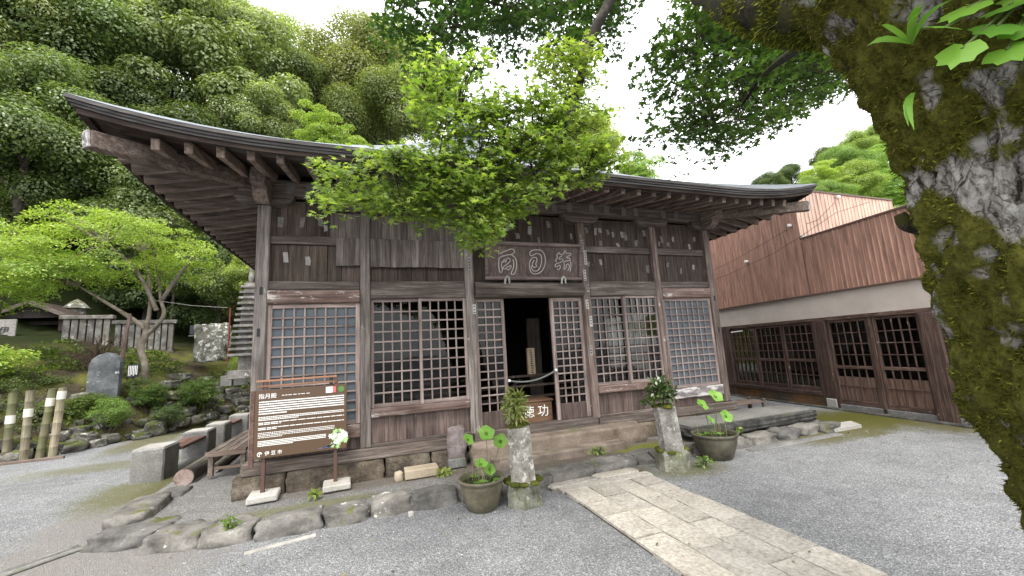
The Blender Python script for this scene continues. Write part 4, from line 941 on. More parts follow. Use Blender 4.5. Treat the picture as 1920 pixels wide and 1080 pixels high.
solo('timber_edging', MB().beam((-9.6,5.08,GZ+.02),(-8.1,5.08,GZ+.02), .06, .06, .008), W['benchx'], 'red-brown timber edging at the foot of the bamboo stakes', 'edging', (-8.85,5.08,GZ))

# ================================================================== SLOPE: rocks, stele, monument, fence, gate, pagoda
rk = tag(thing('rock_bank', None, None), kind='structure'); random.seed(17)
for i in range(110):
    s = -.3+9.0*(i/109)+random.uniform(-.1,.1); o = random.choice([.05,.12,.3,.45,.7,1.0,1.3]); q = A0+TT*s+TN*(o+.35*0); z = max(hill(q.x, q.y), GZ)
    sz = random.uniform(.14,.4)*(1.1 if o < .4 else .85); part('stone', MB().stone((q.x,q.y,z+sz*.12), (sz*random.uniform(.9,1.6),sz,sz*random.uniform(.55,.9)), i+100, .16, .45, 6, random.uniform(0,3), 1.5), S['rock'], rk, True)
for x, y in ((-8.1,8.0),(-7.6,8.4),(-7.2,8.9),(-7.9,8.8),(-6.5,8.8),(-9.3,6.6),(-9.0,6.2),(-8.4,6.2),(-7.7,6.9),(-7.0,7.6),(-6.6,8.2),(-10.2,6.0),(-9.8,5.6),(-9.2,5.5),(-7.4,10.0),(-7.0,9.6),(-6.6,9.9),(-6.2,9.4),(-7.9,9.4),(-6.0,10.2),(-6.9,10.9),(-5.9,9.0)):
    part('stone', MB().stone((x,y,hill(x,y)+.05), (random.uniform(.3,.7),.35,.22), int(x*31), .14, .4, 6, random.uniform(0,3)), S['rock'], rk, True)
for i, (x, y) in enumerate(((-6.35,9.6),(-5.7,9.1))):
    z = hill(x,y)+.12; part('stone', MB().box(x-.8,x+.6,y-.12,y+.12,z-.1,z+.03,.02), S['rock'], rk)
st = thing('stone_stele', 'tall grey rounded stone stele standing among shrubs on the slope', 'stele', (-8.75,7.5,1.05))
b = MB(); pr = [(-.31,.7),(-.32,1.3),(-.31,1.72),(-.26,1.86),(-.15,1.95),(.02,2.01),(.14,1.97),(.24,1.88),(.3,1.76),(.31,1.3),(.3,.7)]; n = len(pr)
for y in (7.42,7.6): b.v += [Vector((-8.74+px,y,pz)) for px, pz in pr]
b.f += [tuple(range(n)), tuple(range(n,2*n))]+[(k,(k+1)%n,n+(k+1)%n,n+k) for k in range(n)]; part('slab', b, S['stele'], st)
mo = thing('stone_monument', 'lichen-whitened upright stone monument before the dark trees', 'monument', (-7.45,10.5,1.7))
part('stone', MB().stone((-7.48,10.5,2.3), (.82,.5,1.22), 141, .08, .18, 9, .05), S['mon'], mo, True); part('stone', MB().stone((-7.08,10.55,2.5), (.3,.4,.9), 142, .1, .4, 6), S['mon'], mo, True)
nb = thing('notice_box', 'small dark notice box left of the lichened monument', 'notice', (-8.0,10.7,2.5))
part('panel', MB().box(-8.15,-7.8,10.7,10.76,2.62,2.92,.006), plain('slate_notice', (.04,.045,.055), .5), nb); part('tray', MB().box(-8.15,-7.75,10.62,10.76,2.56,2.585), M_PAPER, nb); part('post', MB().box(-8.0,-7.95,10.76,10.8,1.7,2.9), M_BLACK, nb)
for q, (x, l) in enumerate(((-6.55,'left small grey stone trough near the pagoda'),(-6.2,'right small grey stone trough near the pagoda'))):
    solo('stone_trough', MB().box(x-.15,x+.15,9.0,9.35,.88,1.2,.012), S['conc'], l, 'trough', (x,9.2,.9), group='stone troughs by the pagoda')
def pagoda():
    x, y = -5.82, 8.3; t = thing('stone_pagoda', 'many-tiered grey stone pagoda partly hidden behind the corner post', 'pagoda', (x,y,1.2)); z = 1.75
    part('base', MB().box(x-.4,x+.4,y-.4,y+.4,1.1,1.35,.02), S['fence'], t); part('body', MB().box(x-.2,x+.2,y-.2,y+.2,1.35,1.76,.01), S['fence'], t)
    for k in range(13):
        wd = .42-.017*k; part('tier', MB().box(x-wd,x+wd,y-wd,y+wd,z,z+.075,.012), S['fence'], t); part('tier_core', MB().box(x-wd*.6,x+wd*.6,y-wd*.6,y+wd*.6,z+.075,z+.17), S['fence'], t); z += .17
    part('finial', MB().lathe([(.06,0),(.08,.2),(.05,.35),(.07,.5),(.0,.75)], (x,y,z), 10), S['fence'], t)
pagoda()
solo('red_post', MB().tube([(-6.3,8.2,1.6),(-6.3,8.2,3.2)], .022, 8), M_RED, 'thin red post standing beside the stone pagoda', 'post', (-6.32,8,1.6))
def tamagaki(label, p0, p1, z0, h, n, base=.55):
    p0, p1 = Vector(p0), Vector(p1); d = (p1-p0).normalized(); t = thing('stone_fence', label, 'fence', (p0.x,p0.y,z0), 'stone fences on the slope')
    for k in range(n):
        p = p0+(p1-p0)*((k+.5)/n); part('baluster', MB().obox(Vector((p.x,p.y,z0+h/2)), d, Vector((-d.y,d.x,0)), Vector((0,0,1)), (p1-p0).length/n*.4, .08, h/2, .012), S['fence'], t)
    c = (p0+p1)/2; part('coping', MB().obox(Vector((c.x,c.y,z0+h+.07)), d, Vector((-d.y,d.x,0)), Vector((0,0,1)), (p1-p0).length/2+.08, .13, .07, .015), S['fence'], t)
    part('base_wall', MB().obox(Vector((c.x,c.y,z0-base/2)), d, Vector((-d.y,d.x,0)), Vector((0,0,1)), (p1-p0).length/2+.05, .16, base/2, .015), S['rock'], t)
tamagaki('front run of the grey stone baluster fence behind the dry bush', (-12.6,12.8,0), (-11.35,13.0,0), 2.4, 1.05, 6, 1.)
tamagaki('right run of the grey stone baluster fence behind the maple trunk', (-11.25,13.05,0), (-9.55,13.3,0), 2.2, 1.05, 9, 1.)
gt = thing('roofed_gate', 'small dark gabled wooden gate at the far left behind maple leaves', 'gate', (-13.8,14,2.4))
for x in (-14.5,-13.2):
    for y in (13.9,14.7): part('post', MB().box(x-.09,x+.09,y-.09,y+.09,1.9,3.6), W['in'] if x < -14 else W['panel'], gt)
part('tie_beam', MB().box(-14.9,-12.9,13.85,13.98,3.38,3.52), W['in'], gt)
for sx in (-1,1):
    b = MB(); c = Vector((-13.85,14.2,4.18)); e = Vector((-13.85+sx*1.15,14.2,3.6)); b.obox((c+e)/2, (e-c).normalized(), Vector((0,1,0)), (e-c).normalized().cross(Vector((0,1,0))), (e-c).length/2, .9, .05, .01); part('roof_slope', b, W['board'], gt)
    part('barge_board', MB().beam((-13.85,13.25,4.16),(-13.85+sx*1.2,13.25,3.56), .05, .13, .01), W['beam'], gt)
part('gable_board', MB().poly([(-14.7,13.4,3.6),(-13.0,13.4,3.6),(-13.85,13.4,4.12)]), W['in'], gt)
ls = thing('stone_lantern', 'pale stone lantern top rising behind the gate roof', 'lantern', (-13.4,14.9,2.5))
part('shaft', MB().lathe([(.22,2.4),(.2,3.2),(.26,3.3),(.26,3.6),(.36,3.66),(.3,3.8),(.3,4.05),(.42,4.1),(.2,4.35),(.0,4.5)], (-13.4,14.9,0), 12), S['mon'], ls)
solo('stone_tablet', MB().box(-13.35,-13.0,13.2,13.35,1.9,2.9,.04), S['mon'], 'small pale stone tablet seen through the gate', 'tablet', (-13.2,13.3,1.9))
bnr = thing('white_board', 'white board with black vertical lettering at the left edge', 'board', (-14.6,12.4,2.2))
part('panel', MB().box(-14.4,-13.58,12.4,12.45,2.5,3.46,.005), M_PAPER, bnr); text('lettering', '伊\n豆', .26, (-13.85,12.39,2.95), (R(90),0,0), M_INK, bnr)
ns = thing('tree_notice', 'small dark notice plate with white writing at the maple trunk', 'notice', (-8.5,8.25,1.3))
part('plate', MB().box(-8.64,-8.4,8.25,8.27,1.33,1.68,.004), plain('navy_plate', (.03,.035,.055), .5), ns); b = MB()
for k in range(6): b.box(-8.62+k*.036,-8.602+k*.036,8.246,8.249,1.37+random.uniform(0,.05),1.65)
part('text_line', b, M_SNOW, ns); part('stake', MB().box(-8.53,-8.5,8.27,8.3,.9,1.6), M_BLACK, ns)
solo('wooden_pole', MB().tube([(-8.86,8.3,.9),(-8.8,8.3,2.0),(-8.72,8.32,3.1)], [.06,.055,.04], 8), W['panel'], 'weathered leaning wooden pole beside the maple trunk', 'pole', (-8.86,8.3,.9))
wire('thin wire stretched from maple branch to the red post', [(-8.3,8.5,3.5),(-7.3,8.3,3.3),(-6.32,8.0,3.18)], .006, M_PAPER)

# ================================================================== VEGETATION
LM = {}
LM['ever']  = leaf_mat('evergreen_leaf', (.13,.175,.065), (.23,.285,.11), (.36,.41,.2), .48, .6, .38)
LM['pale']  = leaf_mat('pale_evergreen_leaf', (.18,.235,.1), (.31,.36,.17), (.46,.5,.29), .48, .6, .38)
LM['dark']  = leaf_mat('dark_forest_leaf', (.055,.085,.028), (.11,.15,.052), (.19,.24,.09), .42, .4)
LM['olive'] = leaf_mat('olive_leaf', (.15,.175,.06), (.25,.275,.1), (.41,.39,.165), .45, .4)
LM['green'] = leaf_mat('fresh_green_leaf', (.14,.21,.045), (.25,.34,.09), (.38,.45,.16), .45, .35)
LM['lime']  = leaf_mat('lime_maple_leaf', (.16,.265,.058), (.275,.38,.095), (.42,.49,.16), .45, .3)
LM['near']  = leaf_mat('near_maple_leaf', (.14,.215,.045), (.26,.33,.08), (.41,.46,.14), .56, .25)
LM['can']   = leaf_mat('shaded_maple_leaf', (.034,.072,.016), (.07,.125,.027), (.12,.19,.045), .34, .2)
LM['bush']  = leaf_mat('azalea_leaf', (.04,.075,.015), (.09,.14,.03), (.16,.22,.05), .3, .3)
LM['spiky'] = leaf_mat('pale_lance_leaf', (.11,.15,.035), (.25,.28,.09), (.42,.44,.2), .3, .3)
LM['camel'] = leaf_mat('dark_glossy_leaf', (.02,.045,.012), (.05,.09,.02), (.16,.22,.06), .15, .6, .3)
LM['big']   = leaf_mat('broad_lobed_leaf', (.11,.25,.03), (.2,.38,.06), None, .4, .3)
LM['moss']  = leaf_mat('trunk_moss_blade', (.034,.038,.007), (.11,.115,.019), (.3,.3,.052), .35, .1, .8)
M_BARK = stone_mat('forest_bark', (.035,.028,.022), (.08,.065,.05), (.14,.12,.1), 5, bump=.8)
M_MBARK = stone_mat('pale_maple_bark', (.06,.05,.038), (.15,.128,.1), (.26,.225,.185), 4, .2, (.05,.06,.02), bump=.5)
M_TWIG = stone_mat('dark_twig_bark', (.02,.016,.013), (.05,.042,.035), (.13,.11,.095), 5, bump=.5)
rng = np.random.default_rng(5)
def unit(a): return a/np.maximum(np.linalg.norm(a, axis=-1, keepdims=True), 1e-9)
def leaves(C, N, D, L, tmpl):
    """place the 2-d outline tmpl (k,3: along, across, out) on every point"""
    N = unit(N); D = unit(D-N*np.sum(D*N, -1, keepdims=True)); Sd = np.cross(N, D); L = np.asarray(L).reshape(-1,1,1)
    t = np.asarray(tmpl)[None]
    return C[:,None,:]+L*(t[:,:,0:1]*D[:,None,:]+t[:,:,1:2]*Sd[:,None,:]+t[:,:,2:3]*N[:,None,:])
QUAD = [(0,0,0),(.5,.27,.06),(1,0,-.03),(.5,-.27,.06)]
LANCE = [(0,0,0),(.4,.11,.03),(1,0,-.08),(.4,-.11,.03)]
def star(tips):
    P = []
    for a, l in tips: P.append((l*math.cos(R(a)), l*math.sin(R(a)), -.1*l*l))
    return P
MAPLE = star([(0,1),(17,.42),(46,.92),(66,.36),(94,.62),(140,.16),(-140,.16),(-94,.62),(-66,.36),(-46,.92),(-17,.42)])
MAPLE_S = star([(0,1),(24,.4),(55,.85),(100,.3),(180,.1),(-100,.3),(-55,.85),(-24,.4)])
def crown_mesh(name, seed, mat, nc=46, nl=1500, leaf=.046, flat=.75, csize=(.26,.44), layered=False, tmpl=QUAD, shell=(.5,.95), nr=.32):
    g = np.random.default_rng(seed); d = unit(g.normal(size=(nc,3))+np.array([0,0,.25])); rad = g.uniform(*shell, (nc,1))
    rad *= 1+.22*np.sin(d[:,0:1]*5+seed)*np.cos(d[:,1:2]*4-seed)
    cc = d*rad; cs = g.uniform(*csize, nc); out = []
    for c, s, dd in zip(cc, cs, d):
        n = int(nl*(s/np.mean(csize))**2); e = unit(g.normal(size=(n,3))+np.array([0,0,.55])); r = s*g.uniform(.55,1.05,(n,1))
        p = e*r*np.array([1,1,flat if not layered else .3]); 
        if layered: p[:,2] -= .35*(p[:,0]**2+p[:,1]**2)/s
        N = e*.95+g.normal(size=(n,3))*nr+np.array([0,0,.7 if layered else .4]); Dv = e*np.array([1,1,.2])+g.normal(size=(n,3))*.5+np.array([0,0,-.35])
        out.append(leaves(c+p, N, Dv, leaf*g.uniform(.7,1.3,n), tmpl))
    return np_mesh(name, np.concatenate(out), len(tmpl), mat)
def trunk_mb(base, top, r0, r1, limbs, seed, spread):
    random.seed(seed); b = MB(); base, top = Vector(base), Vector(top); pts, rr = [], []
    for k in range(7):
        t = k/6; q = base.lerp(top, t)+Vector((random.uniform(-1,1),random.uniform(-1,1),0))*r0*.7*math.sin(t*3.1); pts.append(q); rr.append(r0*(1-t)+r1*t+(r0*.4 if k == 0 else 0))
    b.tube(pts, rr, 9, False)
    for k in range(limbs):
        p = pts[3+k % 3]; a = 2.4*k+seed; e = p+Vector((math.cos(a),math.sin(a),.7))*spread*random.uniform(.6,1); m_ = p.lerp(e,.5)+Vector((0,0,spread*.12)); b.tube([p,m_,e], [r1*.9,r1*.6,r1*.2], 6, False)
    return b
def dense(pts, rr, k=7):
    P = [Vector(p) for p in pts]; Q, r2 = [], []
    for i in range(len(P)-1):
        a, b, p1, p2 = P[max(i-1,0)], P[min(i+2,len(P)-1)], P[i], P[i+1]
        for j in range(k):
            t = j/k; Q.append(.5*((2*p1)+(p2-a)*t+(2*a-5*p1+4*p2-b)*t*t+(3*p1-3*p2+b-a)*t**3)); r2.append(rr[i]+(rr[i+1]-rr[i])*t)
    return Q+[P[-1]], r2+[rr[-1]]
CR = {}
for key, mk, kw in (('ever','ever',{}),('ever2','pale',dict(nc=60,csize=(.2,.38),nl=1400,leaf=.043)),('dark','dark',dict(nc=40)),('olive','olive',dict(nc=36,nl=2400,leaf=.042,csize=(.3,.48),flat=.9)),('green','green',dict(nc=50,nl=1200)),('lime','lime',dict(nc=70,nl=420,layered=True,csize=(.18,.36),leaf=.05,shell=(.25,1.05),nr=.45)),('feather','green',dict(nc=90,nl=220,csize=(.14,.26),leaf=.05,shell=(.3,1.),nr=.5))):
    CR[key] = crown_mesh('crown_'+key, sum(map(ord,key)), LM[mk], **kw)
def tree(label, kind, c, r, h=None, group='trees on the wooded slope', rz=0., flat=.95, base=None, tr=.16, name='forest_tree'):
    c = Vector(c); bz = base if base is not None else min(hill(c.x, c.y)-.3, c.z-r*1.3)
    t = thing(name, label, 'tree', (c.x, c.y, bz), group); part('trunk', trunk_mb((c.x,c.y,bz), c+Vector((0,0,r*.3)), tr*r*.45, tr*r*.2, 6, int(abs(c.x*7)), r*.75), M_BARK, t)
    o = link('crown', CR[kind], t, (0,0,c.z-bz)); o.scale = (r*1.05, r*1.05, r*flat); o.rotation_euler = (0,0,rz); return t
TR = [
 ('pale leafy tree cut off by the top left corner','ever2',(-18.0,17,17.5),2.9,0),
 ('dark textured evergreen left of the largest crown','ever',(-16.6,19,18.2),3.5,1),
 ('largest silvery green evergreen crown above the left eave','ever2',(-11.1,20,18.6),4.6,2),
 ('evergreen crown touching the top edge behind the dark evergreen','green',(-17.3,24,24.2),3.6,3),
 ('evergreen crown at the top edge behind the largest crown','ever2',(-14.0,26,26.8),3.7,4),
 ('mid-green tree at the left edge above the maple','ever',(-15.6,15,11.6),2.8,5),
 ('dark tree between the left maple and the eave tip','dark',(-14.3,17,10.6),2.8,6),
 ('feathery yellow-green tree rising on the skyline left of centre','feather',(-8.0,26,24.0),3.0,7),
 ('rounded olive-brown tree on the skyline above the roof','olive',(-2.85,24,22.2),4.1,8),
 ('smaller rounded olive tree low behind the roof','olive',(-1.0,21,18.3),2.9,9),
 ('olive tree on the skyline behind the maple branch','olive',(2.2,27,25.3),3.0,10),
 ('small bright green tree just above the roof line','lime',(-4.3,13,11.3),1.5,11),
 ('deep green tree low between largest crown and olive trees','dark',(-6.7,22,18.4),2.8,12),
 ('pale green tree behind the roof right of the maple branch','green',(10.0,14,13.3),2.1,13),
 ('bright yellow-green treetop above the right roof slope','lime',(19.8,22,16.2),2.3,14),
 ('dark tree in the shade under the left eave','dark',(-9.6,17,7.0),3.0,15),
 ('dense evergreen directly behind the left eave tip','dark',(-12.6,18,12.8),3.1,16),
 ('evergreen behind the middle of the left eave','ever2',(-8.6,19,14.4),2.6,17),
 ('dark tree at the left edge behind the maples','dark',(-17.6,19,9.2),3.3,18),
 ('light green crown on the skyline behind the olive tree','feather',(.0,30,29.2),3.2,19),
 ('dark tree behind the stone monument','dark',(-8.6,14.8,5.0),2.0,20),
 ('dark undergrowth tree beside the stone pagoda','dark',(-6.2,13.2,4.0),1.9,21),
 ('tree behind the feathery skyline tree','ever',(-11.5,28,25.5),3.4,22),
 ('shaded tree below the largest crown','ever',(-11.8,16.5,9.0),2.6,23),
 ('dark shrubby tree behind the stone fence','dark',(-11.4,16.8,5.2),2.2,24),
 ('fresh green sapling under the left eave','green',(-10.4,15.2,6.9),1.1,25),
 ('bright sapling low beside the pagoda top','green',(-6.6,11.6,4.7),.95,26),
 ('dark tree at the left edge behind the gate','dark',(-17.0,16.0,5.6),2.6,27),
]
for i, (l, k, c, r, s) in enumerate(TR): tree(l, k, c, r, rz=s*1.3, flat=1.0 if k != 'feather' else 1.25)
# trees of the far hill, right
def rh(x, y):
    d = Vector((x-CAM.x, y-CAM.y)); a = math.degrees(math.atan2(d.x, d.y)); s = max(0, min(1, (a-44)/14)); s = s*s*(3-2*s); return -1+max(0, d.length-30)*.3*s
solo('far_hill', grid([28+5*i for i in range(40)], [-40+5*j for j in range(36)], rh), MF, kind='structure', smooth=True)
FAR = [(1440,352,45,25,'dark','small dark tree at the left foot of the far hill'),(1485,338,46,27,'dark','rounded dark tree on the far ridge'),(1535,340,40,34,'lime','pale tree in front low on the far hill'),(1550,300,60,22,'dark','lone dark treetop on the far skyline'),(1585,318,44,38,'green','mid-green tree halfway up the far hill'),
 (1600,285,62,30,'green','green crown on the far skyline'),(1640,310,48,36,'lime','lime crown in the middle of the far hill'),(1650,268,62,32,'green','highest green crown beside the mossy trunk'),(1690,300,50,36,'lime','yellow-green crown touching the mossy trunk'),(1600,355,38,40,'green','branching green tree above the pink siding'),(1660,355,38,38,'lime','yellow-green tree low beside the mossy trunk'),(1560,372,34,30,'green','green tree just above the pink siding'),(1700,350,42,34,'lime','yellow slope tree against the mossy trunk edge'),(1510,362,38,24,'green','small green tree beside the right eave tip')]
def ray(px, py): return cf+cr*((px-960)/749.72)-cu*((py-540)/749.72)
for i, (px, py, Y, rp, k, l) in enumerate(FAR):
    d = ray(px, py); q = CAM+d*((Y-CAM.y)/d.y); dep = (q-CAM).dot(cf); r = rp*dep/749.72*1.15
    tree(l, k, q, r, group='trees on the far hill', rz=i*1.7, base=min(rh(q.x,q.y)-.5, q.z-r), flat=.85)

# ---- maples of the garden (left)
def spray_crown(name, seed, c, ext, n, size, per, leaf, mat, zmin=None):
    g = np.random.default_rng(seed); out, cen = [], []
    while len(cen) < n:
        d = unit(g.normal(size=3)); r = g.uniform(.35,1.)**.6; q = np.array(c)+d*r*np.array(ext)*(1+.18*math.sin(d[0]*7+seed)*math.cos(d[1]*5))
        if zmin is not None and q[2] < zmin(q): continue
        cen.append(q); s = g.uniform(*size); k = int(per*(s/np.mean(size))**2); a = g.uniform(0,6.28,k); rr = s*np.sqrt(g.uniform(0,1,k)); ox, oy = d[0]*.3+g.normal()*.18, d[1]*.3+g.normal()*.18
        p = np.stack([np.cos(a)*rr, np.sin(a)*rr, -.35*rr*rr/s-ox*np.cos(a)*rr-oy*np.sin(a)*rr+g.normal(size=k)*.03], -1)
        out.append(leaves(q+p, np.array([ox,oy,1.])+g.normal(size=(k,3))*.45, np.stack([np.cos(a),np.sin(a),-.4+0*a],-1)+g.normal(size=(k,3))*.5, leaf*g.uniform(.7,1.3,k), QUAD))
    return np.concatenate(out), cen
def maple(label, base, forks, crowns, r0):
    t = thing('maple_tree', label, 'tree', base)
    for pts, rr in forks: part('trunk' if rr[0] >= r0-.05 and pts is forks[0][0] else 'limb', MB().tube(*dense(pts, rr, 4), 10, False, 2, .15), M_MBARK, t, True)
    for k, (c, ext, n, size, zf) in enumerate(crowns):
        V, cen = spray_crown('crown', k+int(abs(c[0])*10), c, ext, n, size, 120, .07, LM['lime'], zf); o = link('crown', np_mesh('crown', V-np.array(base), 4, LM['lime']), t)
        an = [Vector(q) for pts, rr in forks for q in pts[len(pts)//2:]]; b = MB()
        for q in cen[::3]:
            q = Vector(q); a = min(an, key=lambda v: (v-q).length); b.tube([a, a.lerp(q,.5)+Vector((0,0,.08)), q], [.018,.012,.004], 5, False)
        part('twigs', b, M_MBARK, t)['kind'] = 'stuff'
B0 = (-8.42,8.5,1.0)
maple('spreading lime-green maple with forked pale trunk in the garden', B0, [
  ([(-8.42,8.5,.9),(-8.36,8.5,1.6),(-8.5,8.5,2.1),(-8.4,8.5,2.55),(-8.42,8.5,2.8)],[.105,.085,.08,.085,.08]),
  ([(-8.4,8.5,2.5),(-8.15,8.45,2.75),(-8.0,8.45,3.1),(-8.12,8.5,3.5),(-8.2,8.5,4.1),(-8.4,8.5,5.0)],[.065,.06,.052,.042,.03,.015]),
  ([(-8.42,8.5,2.7),(-8.38,8.55,3.2),(-8.45,8.6,4.0),(-8.7,8.7,5.0)],[.06,.05,.04,.015]),
  ([(-8.44,8.5,2.7),(-8.75,8.4,3.0),(-9.1,8.3,3.3),(-9.9,8.3,3.9)],[.07,.06,.045,.02]),
  ([(-8.1,8.5,3.5),(-7.7,8.4,4.2),(-7.3,8.4,4.9)],[.06,.045,.02]), ([(-8.2,8.5,3.2),(-8.6,8.2,4.3),(-9.2,8.0,5.0)],[.06,.045,.02])],
  [((-9.6,8.4,4.9),(2.3,1.2,1.4),150,(.22,.44),lambda q: 3.9+.5*max(0,q[0]+9.2)),((-10.6,8.0,4.3),(1.2,.8,.8),45,(.2,.38),None),((-7.6,8.5,4.8),(.8,.8,.85),34,(.2,.36),lambda q: 4.2)], .17)
maple('yellow-green maple crown cut off by the left edge', (-12.4,9.4,1.4), [([(-12.4,9.4,1.3),(-12.3,9.4,2.6),(-12.0,9.3,3.9)],[.16,.12,.07])], [((-12.2,9.2,4.6),(1.2,1.0,1.3),80,(.24,.44),None)], .16)
maple('low spreading green maple bush at the left edge below the gate', (-10.9,7.2,1.2), [([(-10.9,7.2,1.1),(-10.8,7.2,1.9)],[.06,.03])], [((-10.7,7.1,2.0),(.8,.6,.28),26,(.2,.34),None)], .06)

# ---- shrubs
def shrub(label, c, s, key='bush', n=60, name='azalea_shrub'):
    c = Vector(c); z = hill(c.x, c.y)
    t = thing(name, label, 'shrub', (c.x,c.y,z-.05), 'shrubs on the garden slope'); random.seed(int(abs(c.x)*100)); b = MB()
    for k in range(7):
        a = k*.9; b.tube([(c.x,c.y,z-.05),(c.x+.5*s[0]*math.cos(a),c.y+.5*s[1]*math.sin(a),z+s[2]*.9)], [.02,.007], 5, False)
    part('stem', b, M_BARK, t); o = link('foliage', SH[key], t, (0,0,c.z-z+.05)); o.scale = s; o.rotation_euler = (0,0,c.x)
SH = dict(bush=crown_mesh('shrub_foliage', 77, LM['bush'], 70, 200, .07, .8, (.25,.4)), spike=crown_mesh('lush_foliage', 78, LM['green'], 60, 120, .07, .8, (.25,.4)), dk=crown_mesh('deep_foliage', 79, LM['dark'], 60, 110, .08, .8, (.25,.4)))
shrub('low shrub between rocks left of the far bench block', (-7.2,7.2,.35), (.4,.35,.25),'dk'); shrub('brownish low shrub above the rock bank centre', (-8.2,7.9,1.05), (.45,.4,.25),'dk'); shrub('large clipped azalea mound right on the slope', (-6.9,8.1,.8), (.6,.5,.36)); shrub('small bright azalea in front of the rocks', (-8.15,6.6,.5), (.4,.4,.36), 'spike')
shrub('azalea below the notice plate', (-7.8,7.6,.8), (.5,.4,.28)); shrub('azalea below the grey stele', (-8.75,6.9,.7), (.6,.4,.28)); shrub('dark shrub left of the stele', (-9.9,7.4,1.2), (.5,.45,.36),'dk')
shrub('dark shrub behind the bamboo stakes', (-9.5,6.3,.6), (.6,.5,.4),'dk'); shrub('weedy shrub at the foot of the pagoda', (-6.2,9.6,1.5), (.5,.4,.35),'spike'); shrub('dark shrub at the far left above the stakes', (-10.4,6.5,1.1), (.8,.6,.5),'dk')
db = thing('dry_bush', 'bare brown tangled bush behind the grey stele', 'bush', (-9.4,8.3,1.3)); random.seed(2); b = MB()
for k in range(130):
    a, e = random.uniform(0,6.3), random.uniform(.2,1.); p = Vector((-9.35+random.uniform(-.1,.1),8.3,1.6)); q = p+Vector((math.cos(a)*.75*e,math.sin(a)*.5*e,random.uniform(.0,.95)*1.0)); m_ = p.lerp(q,.5)+Vector((random.uniform(-.15,.15),random.uniform(-.1,.1),.2)); b.tube([p,m_,q,q+Vector((random.uniform(-.2,.2),0,-.15))], [.012,.009,.006,.003], 4, False)
part('twigs', b, plain('dry_brown_twig', (.075,.05,.038), .9), db)['kind'] = 'stuff'
# loose weeds over the slope
g = np.random.default_rng(3); C = []
while len(C) < 9000:
    x, y = g.uniform(-12.5,-5.2), g.uniform(4.6,12.5)
    z = hill(x, y)
    if z > .02 and noise.noise(Vector((x*1.1,y*1.1,1))) > -.05+.15*g.random(): C.append((x,y,z+g.uniform(0,.06)))
C = np.array(C); n = len(C)
tag(link('slope_weeds', np_mesh('slope_weeds', leaves(C, g.normal(size=(n,3))*.6+np.array([0,0,.7]), g.normal(size=(n,3))+np.array([0,0,.6]), g.uniform(.05,.13,n), QUAD), 4, LM['bush'])), 'low weeds and ground cover over the mossy slope', 'weeds', kind='stuff')

# ---- plants in the stone pillars and small weeds
def tuft(name, label, c, n, s, L, tmpl, mat, seed, up=.6):
    g = np.random.default_rng(seed); e = unit(g.normal(size=(n,3))+np.array([0,0,.3])); P = np.array(c)+e*np.array(s)*g.uniform(.25,1,(n,1))
    t = thing(name, label, 'plant', (c[0],c[1],c[2]-s[2])); b = MB(); random.seed(seed)
    for k in range(9):
        q = Vector(P[k*7 % n]); b.tube([Vector(c)-Vector((0,0,s[2])), Vector(c).lerp(q,.4), q], [.006,.005,.003], 5, False)
    part('stem', b, M_TWIG, t); V = leaves(P, e*.6+g.normal(size=(n,3))*.5+np.array([0,0,.4]), e+g.normal(size=(n,3))*.4+np.array([0,0,up-.5]), L*g.uniform(.7,1.3,n), tmpl)-np.array(wloc(t))
    link('foliage', np_mesh('foliage', V, len(tmpl), mat), t)
tuft('bamboo_leaf_plant', 'bushy pale-leaved plant growing from the left stone pillar', (-.88,-1.5,.85), 620, (.125,.125,.2), .085, LANCE, LM['spiky'], 4)
tuft('glossy_leaf_plant', 'dark leafy plant growing from the right stone pillar', (1.22,-1.33,.83), 330, (.19,.17,.18), .075, QUAD, LM['camel'], 5)
tuft('glossy_leaf_plant', 'drooping side sprig left of the right pillar plant', (1.0,-1.33,.72), 40, (.1,.07,.05), .065, QUAD, LM['camel'], 6)
for i, (c, s, l) in enumerate([((.62,-.6,.02),(.15,.09,.03),'small weed on the earth before the door step'),((-1.5,-.45,.02),(.12,.1,.03),'weed patch right of the tan block'),((-2.95,-.55,.03),(.06,.06,.04),'small weed beside the right sign footing'),((-3.62,-1.02,.0),(.07,.06,.09),'small weed growing between left kerb stones'),((1.62,-1.5,-.06),(.12,.1,.07),'weed clump between right pillar and lotus pot'),((2.95,-.84,.08),(.05,.04,.05),'weed under the slate slab edge')]):
    tuft('small_weed', l, c, 70, s, .05, QUAD, LM['green'], 40+i)

# ---- overhanging maple branch (centre, near)
def inpoly(x, z, P):
    r = False; j = len(P)-1
    for i in range(len(P)):
        if (P[i][1] > z) != (P[j][1] > z) and x < (P[j][0]-P[i][0])*(z-P[i][1])/(P[j][1]-P[i][1])+P[i][0]: r = not r
        j = i
    return r
def sprays(poly, y0, dy, ns, g):
    xs = [p[0] for p in poly]; zs = [p[1] for p in poly]; out = []
    while len(out) < ns:
        x, z = g.uniform(min(xs),max(xs)), g.uniform(min(zs),max(zs))
        if inpoly(x, z, poly): out.append((x, y0+g.normal()*dy, z))
    return np.array(out)
def spray_leaves(C, per, rad, L, tmpl, g, droop=.35, face=.0, up=1.):
    P, N, D = [], [], []
    for c in C:
        tiltv = g.normal(size=3)*.25; a = g.uniform(0,2*np.pi,per); r = rad*np.sqrt(g.uniform(.05,1,per))
        p = np.stack([np.cos(a)*r, np.sin(a)*r, -droop*r*r/rad+g.normal(size=per)*.02+np.cos(a)*r*tiltv[0]+np.sin(a)*r*tiltv[1]], -1)
        P.append(c+p); D.append(np.stack([np.cos(a),np.sin(a),-.45+0*a],-1)+g.normal(size=(per,3))*.45); N.append(np.array([0,-face,up])+g.normal(size=(per,3))*.42)
    P, N, D = map(np.concatenate, (P, N, D)); return leaves(P, N, D, L*g.uniform(.65,1.2,len(P)), tmpl)
